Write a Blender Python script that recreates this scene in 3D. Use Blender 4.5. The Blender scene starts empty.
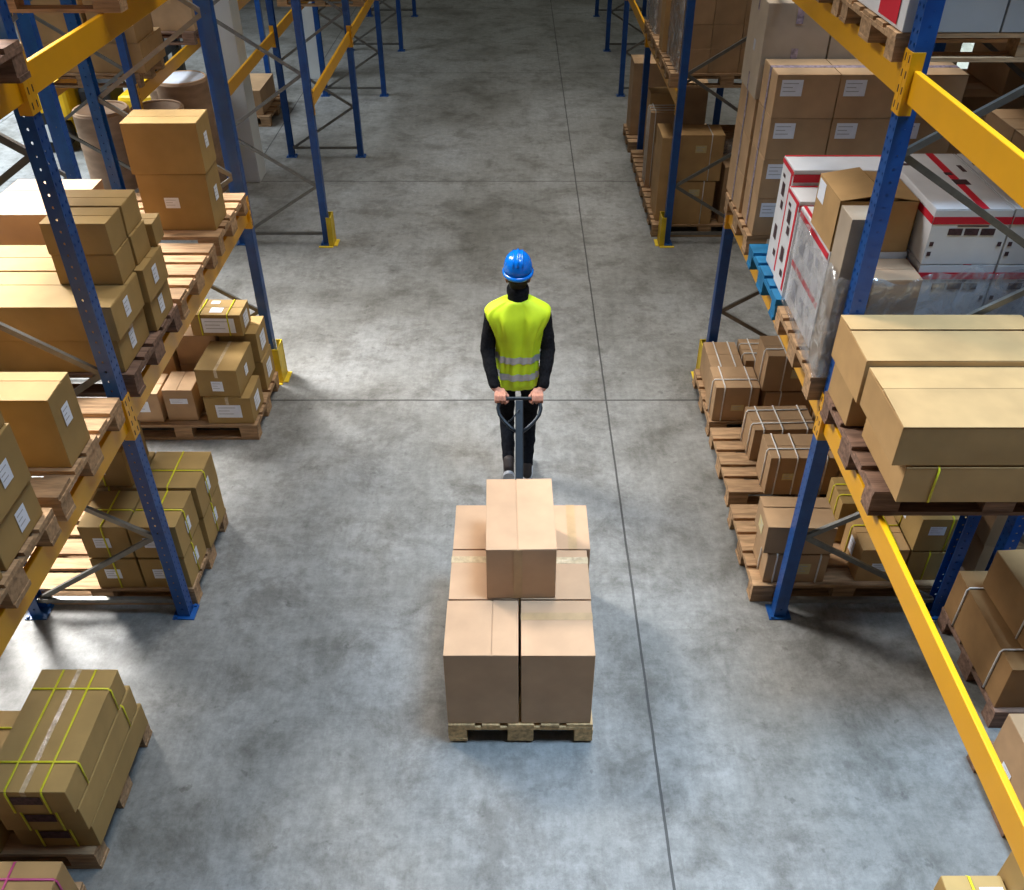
import bpy, bmesh, math, random
from mathutils import Vector, Matrix, Euler
random.seed(7)
S = bpy.context.scene
C = S.collection
PI = math.pi

# ------------------------------------------------------------------ materials
def newmat(name):
    m = bpy.data.materials.new(name); m.use_nodes = True
    nt = m.node_tree
    return m, nt, nt.nodes, nt.links, nt.nodes['Principled BSDF']

def ramp(ns, pts):
    r = ns.new('ShaderNodeValToRGB'); e = r.color_ramp.elements
    while len(e) < len(pts): e.new(0.5)
    for i, (p, c) in enumerate(pts):
        e[i].position = p; e[i].color = (*c, 1)
    return r

def mul(c, k): return tuple(min(1, x * k) for x in c)

def noisy(name, col, dark=0.75, light=1.15, scale=6, rough=0.8, metal=0, bump=0.0, stretch=(1, 1, 1), detail=5, vary=0.12, spec=0.3):
    m, nt, ns, ln, b = newmat(name)
    tc = ns.new('ShaderNodeTexCoord'); mp = ns.new('ShaderNodeMapping'); mp.inputs['Scale'].default_value = stretch
    ln.new(tc.outputs['Object'], mp.inputs[0])
    n = ns.new('ShaderNodeTexNoise'); n.inputs['Scale'].default_value = scale; n.inputs['Detail'].default_value = detail
    ln.new(mp.outputs[0], n.inputs['Vector'])
    r = ramp(ns, [(0.3, mul(col, dark)), (0.7, mul(col, light))]); ln.new(n.outputs['Fac'], r.inputs[0])
    oi = ns.new('ShaderNodeObjectInfo')
    mr = ns.new('ShaderNodeMapRange'); mr.inputs[3].default_value = 1 - vary; mr.inputs[4].default_value = 1 + vary
    ln.new(oi.outputs['Random'], mr.inputs[0])
    hs = ns.new('ShaderNodeHueSaturation'); ln.new(mr.outputs[0], hs.inputs['Value']); ln.new(r.outputs[0], hs.inputs['Color'])
    ln.new(hs.outputs[0], b.inputs['Base Color'])
    b.inputs['Roughness'].default_value = rough; b.inputs['Metallic'].default_value = metal
    b.inputs['Specular IOR Level'].default_value = spec
    if bump:
        bp = ns.new('ShaderNodeBump'); bp.inputs['Strength'].default_value = bump; bp.inputs['Distance'].default_value = 0.01
        ln.new(n.outputs['Fac'], bp.inputs['Height']); ln.new(bp.outputs[0], b.inputs['Normal'])
    return m

M = {}
M['kraft'] = noisy('kraft_card', (0.52, 0.33, 0.20), 0.88, 1.06, 5, 0.75, bump=0.06, vary=0.05)
M['tan'] = noisy('tan_card', (0.47, 0.285, 0.12), 0.85, 1.08, 5, 0.75, bump=0.08, vary=0.08)
M['olive'] = noisy('ochre_card', (0.39, 0.25, 0.09), 0.85, 1.08, 5, 0.75, bump=0.08, vary=0.1)
M['brown'] = noisy('brown_card', (0.45, 0.285, 0.155), 0.85, 1.1, 5, 0.75, bump=0.08, vary=0.1)
M['rust'] = noisy('russet_card', (0.30, 0.165, 0.065), 0.8, 1.12, 5, 0.75, bump=0.1, vary=0.08)
M['dun'] = noisy('dun_card', (0.42, 0.335, 0.25), 0.88, 1.08, 5, 0.75, bump=0.05, vary=0.06)
M['white'] = noisy('white_card', (0.72, 0.72, 0.74), 0.93, 1.04, 7, 0.55, bump=0.03, vary=0.03)
M['shadedcard'] = noisy('shaded_white_card', (0.40, 0.40, 0.41), 0.93, 1.04, 7, 0.6, bump=0.03, vary=0.03)  # white card greyed to hold the shade on the near faces
M['red'] = noisy('red_print', (0.62, 0.02, 0.04), 0.95, 1.05, 7, 0.55, vary=0)
M['ink'] = noisy('dark_print', (0.06, 0.03, 0.035), 0.6, 1.6, 60, 0.6, vary=0)
M['greyink'] = noisy('grey_print', (0.42, 0.43, 0.48), 0.9, 1.1, 60, 0.6, vary=0)
M['tape'] = noisy('brown_tape', (0.45, 0.29, 0.15), 0.85, 1.1, 12, 0.3, vary=0.02, spec=0.5)
M['cleartape'] = noisy('shiny_tape', (0.55, 0.42, 0.26), 0.8, 1.2, 30, 0.12, vary=0.02, spec=0.9, bump=0.5)
M['violettape'] = noisy('printed_tape', (0.24, 0.19, 0.23), 0.5, 2.0, 40, 0.25, vary=0.02, spec=0.8)
M['paper'] = noisy('label_paper', (0.80, 0.83, 0.92), 0.96, 1.03, 20, 0.6, vary=0.02)
M['yellowpaper'] = noisy('buff_paper', (0.60, 0.50, 0.25), 0.9, 1.05, 40, 0.6, vary=0.02)
M['cord'] = noisy('white_cord', (0.75, 0.72, 0.68), 0.9, 1.05, 30, 0.6, vary=0.02)
M['yellowband'] = noisy('yellow_band', (0.72, 0.66, 0.03), 0.9, 1.05, 30, 0.4, vary=0.02)
M['pinkband'] = noisy('pink_band', (0.55, 0.08, 0.22), 0.9, 1.05, 30, 0.4, vary=0.02)
M['wood'] = noisy('pallet_wood', (0.42, 0.26, 0.14), 0.6, 1.25, 5, 0.85, bump=0.25, stretch=(1.2, 9, 9), vary=0.16)
M['woody'] = noisy('pallet_wood_lengthways', (0.62, 0.41, 0.20), 0.6, 1.25, 5, 0.85, bump=0.25, stretch=(9, 1.2, 9), vary=0.16)
M['darkwood'] = noisy('stained_pallet_wood', (0.22, 0.13, 0.09), 0.55, 1.3, 5, 0.85, bump=0.25, stretch=(1.2, 9, 9), vary=0.2)
M['bluewood'] = noisy('blue_pallet_paint', (0.02, 0.19, 0.40), 0.7, 1.2, 8, 0.7, bump=0.15, vary=0.1)
M['yellow'] = noisy('yellow_beam_paint', (0.76, 0.36, 0.003), 0.94, 1.04, 4, 0.35, vary=0.03, spec=0.5)
M['guard'] = noisy('guard_yellow_paint', (0.70, 0.50, 0.03), 0.75, 1.1, 9, 0.5, vary=0.03)
M['galv'] = noisy('galvanised_brace', (0.17, 0.165, 0.15), 0.85, 1.15, 20, 0.42, metal=0.65, vary=0.08, spec=0.5)
M['blueflat'] = noisy('blue_plate_paint', (0.008, 0.075, 0.27), 0.85, 1.15, 12, 0.4, vary=0.02, spec=0.5)
M['darksteel'] = noisy('slate_steel', (0.012, 0.019, 0.028), 0.85, 1.2, 14, 0.4, metal=0.2, vary=0.02, spec=0.5)
M['black'] = noisy('black_rubber', (0.015, 0.015, 0.016), 0.8, 1.3, 20, 0.7, vary=0.02)
M['fabric'] = noisy('black_fabric', (0.011, 0.011, 0.013), 0.7, 1.5, 60, 0.95, vary=0, bump=0.3, spec=0.1)
M['jeans'] = noisy('black_trousers', (0.008, 0.009, 0.012), 0.7, 1.5, 50, 0.95, vary=0, bump=0.3, spec=0.1)
M['skin'] = noisy('skin', (0.50, 0.23, 0.16), 0.9, 1.08, 30, 0.5, vary=0)
M['hair'] = noisy('dark_hair', (0.02, 0.014, 0.01), 0.6, 1.5, 90, 0.7, vary=0)
M['helmet'] = noisy('blue_plastic', (0.0, 0.17, 0.70), 0.97, 1.03, 4, 0.18, vary=0, spec=0.6)
M['hivis'] = noisy('yellow_vest_fabric', (0.72, 0.95, 0.03), 0.9, 1.06, 9, 0.6, vary=0, bump=0.3)
M['silver'] = noisy('silver_reflective_tape', (0.55, 0.57, 0.58), 0.9, 1.1, 30, 0.35, metal=0.3, vary=0)
M['shoe'] = noisy('dark_shoe', (0.03, 0.022, 0.02), 0.8, 1.3, 20, 0.6, vary=0)
M['sole'] = noisy('grey_sole', (0.42, 0.44, 0.48), 0.85, 1.1, 40, 0.7, vary=0)
M['drum'] = noisy('drum_card', (0.42, 0.27, 0.17), 0.75, 1.15, 4, 0.75, bump=0.2, stretch=(1, 1, 3), vary=0.08)
M['truck'] = noisy('truck_yellow', (0.70, 0.42, 0.01), 0.8, 1.1, 5, 0.4, vary=0)
M['column'] = noisy('column_paint', (0.60, 0.62, 0.62), 0.92, 1.05, 3, 0.6, vary=0.02)
M['wall'] = noisy('wall_paint', (0.42, 0.44, 0.44), 0.85, 1.08, 1.2, 0.8, vary=0)

def make_upright_mat():
    m, nt, ns, ln, b = newmat('perforated_blue_steel')
    tc = ns.new('ShaderNodeTexCoord'); sp = ns.new('ShaderNodeSeparateXYZ'); ln.new(tc.outputs['Object'], sp.inputs[0])
    def mth(op, a, bb=None, v=None):
        n = ns.new('ShaderNodeMath'); n.operation = op
        if hasattr(a, 'links'): ln.new(a, n.inputs[0])
        else: n.inputs[0].default_value = a
        if bb is not None:
            if hasattr(bb, 'links'): ln.new(bb, n.inputs[1])
            else: n.inputs[1].default_value = bb
        return n.outputs[0]
    z = mth('SUBTRACT', mth('MODULO', sp.outputs[2], 0.05), 0.025)
    z2 = mth('MULTIPLY', z, z)
    z = mth('SUBTRACT', mth('MODULO', mth('ADD', sp.outputs[2], 0.02), 0.06), 0.03); z3 = mth('MULTIPLY', z, z)
    ay = mth('SUBTRACT', mth('ABSOLUTE', sp.outputs[1]), 0.021); ay2 = mth('MULTIPLY', ay, ay)
    h1 = mth('LESS_THAN', mth('ADD', ay2, mth('MULTIPLY', z2, 0.45)), 0.0065 ** 2)   # slots on the web (aisle face)
    ax2 = mth('MULTIPLY', sp.outputs[0], sp.outputs[0])
    h2 = mth('LESS_THAN', mth('ADD', ax2, z3), 0.007 ** 2)                     # round holes on the flanges
    ge = ns.new('ShaderNodeNewGeometry'); vt = ns.new('ShaderNodeVectorTransform'); vt.vector_type = 'NORMAL'; vt.convert_from = 'WORLD'; vt.convert_to = 'OBJECT'
    ln.new(ge.outputs['True Normal'], vt.inputs[0]); sn = ns.new('ShaderNodeSeparateXYZ'); ln.new(vt.outputs[0], sn.inputs[0])
    isx = mth('GREATER_THAN', mth('ABSOLUTE', sn.outputs[0]), 0.7)
    isy = mth('GREATER_THAN', mth('ABSOLUTE', sn.outputs[1]), 0.7)
    hole = mth('ADD', mth('MULTIPLY', h1, isx), mth('MULTIPLY', h2, isy))
    alpha = mth('SUBTRACT', 1.0, hole)
    ln.new(alpha, b.inputs['Alpha'])
    n = ns.new('ShaderNodeTexNoise'); n.inputs['Scale'].default_value = 9; ln.new(tc.outputs['Object'], n.inputs['Vector'])
    r = ramp(ns, [(0.3, (0.003, 0.048, 0.21)), (0.75, (0.006, 0.078, 0.31))]); ln.new(n.outputs['Fac'], r.inputs[0])
    ln.new(r.outputs[0], b.inputs['Base Color']); b.inputs['Roughness'].default_value = 0.38
    return m
M['upright'] = make_upright_mat()

def make_film():
    m, nt, ns, ln, b = newmat('clear_stretch_film')
    out = ns['Material Output']
    tr = ns.new('ShaderNodeBsdfTransparent'); tr.inputs[0].default_value = (0.93, 0.93, 0.94, 1)
    gl = ns.new('ShaderNodeBsdfGlossy'); gl.inputs['Roughness'].default_value = 0.15
    df = ns.new('ShaderNodeBsdfDiffuse'); df.inputs[0].default_value = (0.7, 0.69, 0.68, 1)
    tc = ns.new('ShaderNodeTexCoord'); n = ns.new('ShaderNodeTexNoise'); n.inputs['Scale'].default_value = 9; n.inputs['Detail'].default_value = 4; n.inputs['Distortion'].default_value = 1.6
    ln.new(tc.outputs['Object'], n.inputs['Vector'])
    bp = ns.new('ShaderNodeBump'); bp.inputs['Strength'].default_value = 0.8; bp.inputs['Distance'].default_value = 0.02
    ln.new(n.outputs['Fac'], bp.inputs['Height']); ln.new(bp.outputs[0], gl.inputs['Normal'])
    m1 = ns.new('ShaderNodeMixShader'); m1.inputs[0].default_value = 0.5; ln.new(gl.outputs[0], m1.inputs[1]); ln.new(df.outputs[0], m1.inputs[2])
    r = ramp(ns, [(0.42, (0.10,) * 3), (0.66, (0.50,) * 3)]); ln.new(n.outputs['Fac'], r.inputs[0])
    m2 = ns.new('ShaderNodeMixShader'); ln.new(r.outputs[0], m2.inputs[0]); ln.new(tr.outputs[0], m2.inputs[1]); ln.new(m1.outputs[0], m2.inputs[2])
    ln.new(m2.outputs[0], out.inputs[0])
    return m
M['film'] = make_film()

def make_floor():
    m, nt, ns, ln, b = newmat('stained_concrete')
    tc = ns.new('ShaderNodeTexCoord'); co = tc.outputs['Object']
    def noise(scale, detail=6, rough=0.6, st=(1, 1, 1), dist=0):
        mp = ns.new('ShaderNodeMapping'); mp.inputs['Scale'].default_value = st; ln.new(co, mp.inputs[0])
        n = ns.new('ShaderNodeTexNoise'); n.inputs['Scale'].default_value = scale; n.inputs['Detail'].default_value = detail
        n.inputs['Roughness'].default_value = rough; n.inputs['Distortion'].default_value = dist; ln.new(mp.outputs[0], n.inputs['Vector']); return n.outputs['Fac']
    def mixm(a, bb, fac, t='MULTIPLY'):
        x = ns.new('ShaderNodeMix'); x.data_type = 'RGBA'; x.blend_type = t
        if hasattr(fac, 'links'): ln.new(fac, x.inputs[0])
        else: x.inputs[0].default_value = fac
        ln.new(a, x.inputs[6]); ln.new(bb, x.inputs[7]); return x.outputs[2]
    r1 = ramp(ns, [(0.28, (0.145, 0.141, 0.126)), (0.5, (0.235, 0.233, 0.222)), (0.75, (0.305, 0.31, 0.31))]); ln.new(noise(0.55, 5, 0.6, dist=0.4), r1.inputs[0])
    r2 = ramp(ns, [(0.38, (0.52, 0.50, 0.47)), (0.52, (1,) * 3)]); ln.new(noise(2.2, 10, 0.78, dist=0.3), r2.inputs[0])
    c = mixm(r1.outputs[0], r2.outputs[0], 0.75)
    r3 = ramp(ns, [(0.36, (0.60,) * 3), (0.60, (1.18,) * 3)]); ln.new(noise(11, 10, 0.85), r3.inputs[0])
    c = mixm(c, r3.outputs[0], 0.75)
    r5 = ramp(ns, [(0.3, (0.80,) * 3), (0.7, (1.12,) * 3)]); ln.new(noise(3, 6, 0.7, st=(9, 0.5, 1)), r5.inputs[0])
    c = mixm(c, r5.outputs[0], 0.5)
    r6 = ramp(ns, [(0.3, (0.85,) * 3), (0.7, (1.1,) * 3)]); ln.new(noise(3, 6, 0.7, st=(0.5, 10, 1)), r6.inputs[0])
    c = mixm(c, r6.outputs[0], 0.4)
    r4 = ramp(ns, [(0.60, (1, 1, 1)), (0.72, (0.45, 0.41, 0.35))]); ln.new(noise(1.3, 10, 0.68, dist=0.6), r4.inputs[0])
    c = mixm(c, r4.outputs[0], 0.75)
    r7 = ramp(ns, [(0.66, (1, 1, 1)), (0.70, (0.4, 0.38, 0.36))]); ln.new(noise(7, 4, 0.6, dist=0.2), r7.inputs[0])
    c = mixm(c, r7.outputs[0], 0.5)
    # saw-cut joints
    sp = ns.new('ShaderNodeSeparateXYZ'); ln.new(co, sp.inputs[0])
    wob = noise(3, 3)
    def mth(op, a, bb=None):
        n = ns.new('ShaderNodeMath'); n.operation = op
        for i, v in enumerate((a, bb)):
            if v is None: continue
            if hasattr(v, 'links'): ln.new(v, n.inputs[i])
            else: n.inputs[i].default_value = v
        return n.outputs[0]
    wx = mth('ADD', sp.outputs[0], mth('MULTIPLY', wob, 0.012))
    jx = mth('LESS_THAN', mth('ABSOLUTE', mth('SUBTRACT', mth('PINGPONG', mth('ADD', wx, 100.0 * 4.27 - 0.783), 4.27 / 2), 0.0)), 0.0075)
    wy = mth('ADD', sp.outputs[1], mth('MULTIPLY', wob, 0.012))
    jy = mth('LESS_THAN', mth('ABSOLUTE', mth('PINGPONG', mth('ADD', wy, 100 * 5.04 - 6.515), 5.04 / 2)), 0.0095)
    j = mth('MAXIMUM', jx, jy)
    dk = ns.new('ShaderNodeRGB'); dk.outputs[0].default_value = (0.035, 0.034, 0.033, 1)
    c = mixm(c, dk.outputs[0], mth('MULTIPLY', j, 0.9), 'MIX')
    ln.new(c, b.inputs['Base Color'])
    rr = ramp(ns, [(0.3, (0.46,) * 3), (0.7, (0.7,) * 3)]); ln.new(noise(3, 6), rr.inputs[0]); ln.new(rr.outputs[0], b.inputs['Roughness'])
    bp = ns.new('ShaderNodeBump'); bp.inputs['Strength'].default_value = 0.08; bp.inputs['Distance'].default_value = 0.01
    ln.new(noise(22, 5), bp.inputs['Height']); ln.new(bp.outputs[0], b.inputs['Normal'])
    b.inputs['Specular IOR Level'].default_value = 0.4
    return m
M['floor'] = make_floor()

# ------------------------------------------------------------------ mesh helpers
def obj(name, bm, mat, parent=None, loc=None, rz=0, smooth=False, bevel=0):
    me = bpy.data.meshes.new(name)
    bmesh.ops.recalc_face_normals(bm, faces=bm.faces)
    bm.to_mesh(me); bm.free()
    if not isinstance(mat, (list, tuple)): mat = [mat]
    for k in mat: me.materials.append(M[k])
    if smooth: me.shade_smooth()
    o = bpy.data.objects.new(name, me); C.objects.link(o)
    if parent: o.parent = parent
    if loc: o.location = loc
    o.rotation_euler.z = rz
    if bevel:
        md = o.modifiers.new('bevel', 'BEVEL'); md.width = bevel; md.segments = 2; md.limit_method = 'ANGLE'
    return o

def tag(o, label=None, cat=None, group=None, kind=None):
    if label: o['label'] = label
    if cat: o['category'] = cat
    if group: o['group'] = group
    if kind: o['kind'] = kind
    return o

def empty(name, loc, rz=0):
    o = bpy.data.objects.new(name, None); C.objects.link(o); o.location = loc; o.rotation_euler.z = rz; o.empty_display_size = 0.1
    return o

def abox(bm, a, b, mi=0, jit=0.0):
    x0, y0, z0 = a; x1, y1, z1 = b
    vs = [bm.verts.new((x + random.uniform(-jit, jit), y + random.uniform(-jit, jit), z)) for z in (z0, z1) for x, y in ((x0, y0), (x1, y0), (x1, y1), (x0, y1))]
    for f in ((0, 3, 2, 1), (4, 5, 6, 7), (0, 1, 5, 4), (1, 2, 6, 5), (2, 3, 7, 6), (3, 0, 4, 7)):
        fc = bm.faces.new([vs[i] for i in f]); fc.material_index = mi
    return vs

def tube(bm, pts, r, seg=8, closed=False, mi=0, caps=True):
    pts = [Vector(p) for p in pts]; n = len(pts); rings = []
    rs = r if isinstance(r, (list, tuple)) else [r] * n
    prev = None
    for i, p in enumerate(pts):
        if closed: t = (pts[(i + 1) % n] - pts[i - 1])
        else: t = pts[min(i + 1, n - 1)] - pts[max(i - 1, 0)]
        t.normalize()
        if prev is None:
            up = Vector((0, 0, 1)) if abs(t.z) < 0.9 else Vector((1, 0, 0)); a = t.cross(up).normalized()
        else:
            a = (prev - t * prev.dot(t)).normalized()
        prev = a; b2 = t.cross(a)
        rings.append([bm.verts.new(p + (a * math.cos(2 * PI * k / seg) + b2 * math.sin(2 * PI * k / seg)) * rs[i]) for k in range(seg)])
    m = n if closed else n - 1
    for i in range(m):
        A, B = rings[i], rings[(i + 1) % n]
        for k in range(seg):
            f = bm.faces.new([A[k], A[(k + 1) % seg], B[(k + 1) % seg], B[k]]); f.material_index = mi; f.smooth = True
    if caps and not closed:
        bm.faces.new(list(reversed(rings[0]))).material_index = mi; bm.faces.new(rings[-1]).material_index = mi

def bar(bm, p, q, w, h, side=Vector((0, 1, 0)), mi=0):
    """rectangular bar from p to q, w along `side`, h across"""
    p, q = Vector(p), Vector(q); t = (q - p).normalized(); s = (side - t * side.dot(t)).normalized(); u = t.cross(s)
    vs = [bm.verts.new(c + s * w / 2 * i + u * h / 2 * j) for c in (p, q) for i, j in ((-1, -1), (1, -1), (1, 1), (-1, 1))]
    for f in ((0, 3, 2, 1), (4, 5, 6, 7), (0, 1, 5, 4), (1, 2, 6, 5), (2, 3, 7, 6), (3, 0, 4, 7)):
        bm.faces.new([vs[i] for i in f]).material_index = mi

def loft(bm, rings, close_ends=True, mi=0, smooth=True):
    R = [[bm.verts.new(p) for p in r] for r in rings]; n = len(R[0])
    for i in range(len(R) - 1):
        for k in range(n):
            f = bm.faces.new([R[i][k], R[i][(k + 1) % n], R[i + 1][(k + 1) % n], R[i + 1][k]]); f.material_index = mi; f.smooth = smooth
    if close_ends:
        bm.faces.new(list(reversed(R[0]))); bm.faces.new(R[-1])
    return R

# ------------------------------------------------------------------ cartons
used_labels = set()
def carton(label, X, Y, Z, mat='tan', rz=0, seam='x', tape=None, labels=(), straps=(), group=None, lift=0.0, name='cardboard_box', cat='box', prints=None, tag_mat='paper', split=0.5, jit=0.002, endtape=False):
    """X,Y,Z = (min,max) of the carton. seam: direction the top seam runs along; split: where it lies."""
    x0, x1 = X; y0, y1 = Y; z0, z1 = Z
    g = 0.0015
    if straps: z1 -= 0.009
    dx, dy, dz = x1 - x0 - 2 * g, y1 - y0 - 2 * g, z1 - z0 - 0.001
    cx, cy = (x0 + x1) / 2, (y0 + y1) / 2
    bm = bmesh.new(); ft = 0.004 if seam else 0
    abox(bm, (-dx / 2, -dy / 2, 0), (dx / 2, dy / 2, dz - ft), jit=jit)
    o = obj(name, bm, mat, None, (cx, cy, z0 + 0.0005), rz, bevel=0.003)
    tag(o, label, cat, group)
    if seam:
        for sgn in (-1, 1):
            bm = bmesh.new(); L = dx if seam == 'x' else dy; W = dy if seam == 'x' else dx
            c = (split - 0.5) * W
            if sgn < 0: w0, w1 = -W / 2, c - 0.0025
            else: w0, w1 = c + 0.0025, W / 2
            lf = lift * random.uniform(0.5, 1.2)
            vs = abox(bm, (-L / 2, w0, dz - ft + 0.0002), (L / 2, w1, dz))
            for v in vs:
                inner = v.co.y > 0.5 * (w0 + w1) if sgn < 0 else v.co.y < 0.5 * (w0 + w1)
                if inner: v.co.z += lf
            if seam == 'y':
                for v in bm.verts: v.co = Vector((v.co.y, v.co.x, v.co.z))
            obj('flap', bm, mat, o, bevel=0.0012)
    topz = dz + max(0, lift) * 0.6
    if tape:
        bm = bmesh.new(); w = 0.012 if tape == 'cleartape' and mat == 'olive' else 0.026; c = (split - 0.5)
        e = min(0.07, dz * 0.35)
        if seam == 'x':
            a = c * dy
            abox(bm, (-dx / 2 - 0.001, a - w, topz + 0.0002), (dx / 2 + 0.001, a + w, topz + 0.0012))
            for s in (-1, 1): abox(bm, (s * (dx / 2 + 0.0015) - 0.0005, a - w, dz - e), (s * (dx / 2 + 0.0015) + 0.0005, a + w, topz + 0.001))
        else:
            a = c * dx
            abox(bm, (a - w, -dy / 2 - 0.001, topz + 0.0002), (a + w, dy / 2 + 0.001, topz + 0.0012))
            for s in (-1, 1): abox(bm, (a - w, s * (dy / 2 + 0.0015) - 0.0005, dz - e), (a + w, s * (dy / 2 + 0.0015) + 0.0005, topz + 0.001))
        obj('packing_tape', bm, tape, o)
    if endtape:
        bm = bmesh.new(); w = 0.024
        a = (split - 0.5) * dx
        abox(bm, (a - w, -dy / 2 - 0.0035, 0.004), (a + w, -dy / 2 - 0.0022, dz - 0.004))
        obj('packing_tape', bm, endtape, o)
    def face(f, u, v, w, h, th, bm, mi=0, off=0.0028):
        if f == 'n': abox(bm, (-dx / 2 + u * dx - w / 2, -dy / 2 - off - th, v * dz - h / 2), (-dx / 2 + u * dx + w / 2, -dy / 2 - off, v * dz + h / 2), mi)
        if f == 'l': abox(bm, (-dx / 2 - off - th, -dy / 2 + u * dy - w / 2, v * dz - h / 2), (-dx / 2 - off, -dy / 2 + u * dy + w / 2, v * dz + h / 2), mi)
        if f == 'r': abox(bm, (dx / 2 + off, -dy / 2 + u * dy - w / 2, v * dz - h / 2), (dx / 2 + off + th, -dy / 2 + u * dy + w / 2, v * dz + h / 2), mi)
        if f == 't': abox(bm, (-dx / 2 + u * dx - w / 2, -dy / 2 + v * dy - h / 2, topz + 0.0015), (-dx / 2 + u * dx + w / 2, -dy / 2 + v * dy + h / 2, topz + 0.0015 + th), mi)
    for (f, u, v, w, h) in labels:
        bm = bmesh.new(); face(f, u, v, w, h, 0.0007, bm)
        # faint rows of print on the label
        D = {'n': dx, 'l': dy, 'r': dy, 't': dx}[f]; H = dz if f != 't' else dy
        for k in range(3):
            vv = v + (0.28 - 0.24 * k) * h / H; ww = w * (0.7, 0.45, 0.6)[k]
            face(f, u - (w * 0.82 - ww) / 2 / D * 1.0, vv, ww, h * 0.05, 0.0003, bm, 1, off=0.0036)
        obj('shipping_label', bm, [tag_mat, 'greyink'], o)
    for st in straps:          # (axis, position 0..1, material)
        ax, pos, sm = st[:3]; r = 0.0055 if sm == 'cord' else 0.003
        bm = bmesh.new(); e = r * 0.7 + 0.003; c = 0.012
        H = topz
        if ax == 'x':          # loop lying in a plane of constant x
            u = -dx / 2 + pos * dx; a = dy / 2 + e
            P = [(u, -a, 0.006), (u, -a, H - c), (u, -a + c, H + e), (u, a - c, H + e), (u, a, H - c), (u, a, 0.006)]
        else:
            u = -dy / 2 + pos * dy; a = dx / 2 + e
            P = [(-a, u, 0.006), (-a, u, H - c), (-a + c, u, H + e), (a - c, u, H + e), (a, u, H - c), (a, u, 0.006)]
        tube(bm, P, r, 6)
        if sm != 'cord':
            for v in bm.verts:     # flat band rather than round cord
                if ax == 'x': v.co.x = u + (v.co.x - u) * 2.0
                else: v.co.y = u + (v.co.y - u) * 2.0
        obj('strap', bm, sm, o)
    if prints: prints(o, dx, dy, dz, face)
    return o

def marks(o, dx, dy, face, mat, lst):
    for f, u, v, w, h in lst:
        bm = bmesh.new(); face(f, u, v, w, h, 0.0008 if f != 't' else 0.0012, bm); obj('printed_mark', bm, mat, o)

def white_print(kind):
    def fn(o, dx, dy, dz, face):
        bm = bmesh.new()
        if kind == 'long':       # red band round the upper edge, pictogram row on the end
            face('n', 0.5, 0.80, dx, dz * 0.13, 0.0008, bm); face('l', 0.5, 0.80, dy, dz * 0.13, 0.0008, bm)
            face('t', 0.62, 0.5, dx * 0.11, dy, 0.0008, bm)
            obj('red_band', bm, 'red', o)
            marks(o, dx, dy, face, 'ink', [('n', 0.32 + 0.21 * k, 0.60, 0.18 * dx, dz * 0.12) for k in range(3)] + [('n', 0.53, 0.705, 0.4 * dx, dz * 0.02)]
                  + [('n', u, v, 0.05 * dx, dz * 0.08) for u, v in ((0.06, 0.38), (0.94, 0.38), (0.06, 0.2))]
                  + [('t', 0.66, 0.45, dx * 0.2, dy * 0.09), ('t', 0.60, 0.6, dx * 0.1, dy * 0.05), ('t', 0.12, 0.78, dx * 0.12, dy * 0.04), ('t', 0.86, 0.7, dx * 0.06, dy * 0.12)])
        if kind == 'side':       # big face to the aisle with a red frame line and dark pictures
            face('l', 0.5, 0.965, dy, dz * 0.04, 0.0008, bm); face('l', 0.12, 0.5, 0.03, dz * 0.9, 0.0008, bm)
            face('t', 0.5, 0.94, dx, dy * 0.08, 0.0008, bm); face('n', 0.5, 0.93, dx, dz * 0.07, 0.0008, bm)
            obj('red_band', bm, 'red', o)
            marks(o, dx, dy, face, 'ink', [('l', u, v, w, h) for u, v, w, h in ((0.6, 0.75, 0.06, 0.08), (0.5, 0.62, 0.05, 0.05), (0.62, 0.35, 0.06, 0.09), (0.42, 0.18, 0.05, 0.04), (0.7, 0.86, 0.05, 0.02))])
        if kind == 'low':
            face('l', 0.5, 0.88, dy * 0.95, 0.035, 0.0008, bm); face('t', 0.05, 0.5, 0.02, dy, 0.0008, bm)
            obj('red_band', bm, 'red', o)
            marks(o, dx, dy, face, 'greyink', [('l', u, v, w, h) for u, v, w, h in ((0.75, 0.45, 0.1, 0.12), (0.45, 0.4, 0.08, 0.1), (0.25, 0.55, 0.06, 0.05))] + [('n', 0.3 + 0.2 * k, 0.55, 0.055, 0.05) for k in range(3)])
        if kind == 'top':
            face('l', 0.25, 0.2, 0.24, 0.2, 0.0008, bm); obj('red_patch', bm, 'red', o)
            bm = bmesh.new(); face('l', 0.25, 0.40, 0.2, 0.1, 0.0008, bm); obj('printing', bm, 'ink', o)
    return fn

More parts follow.
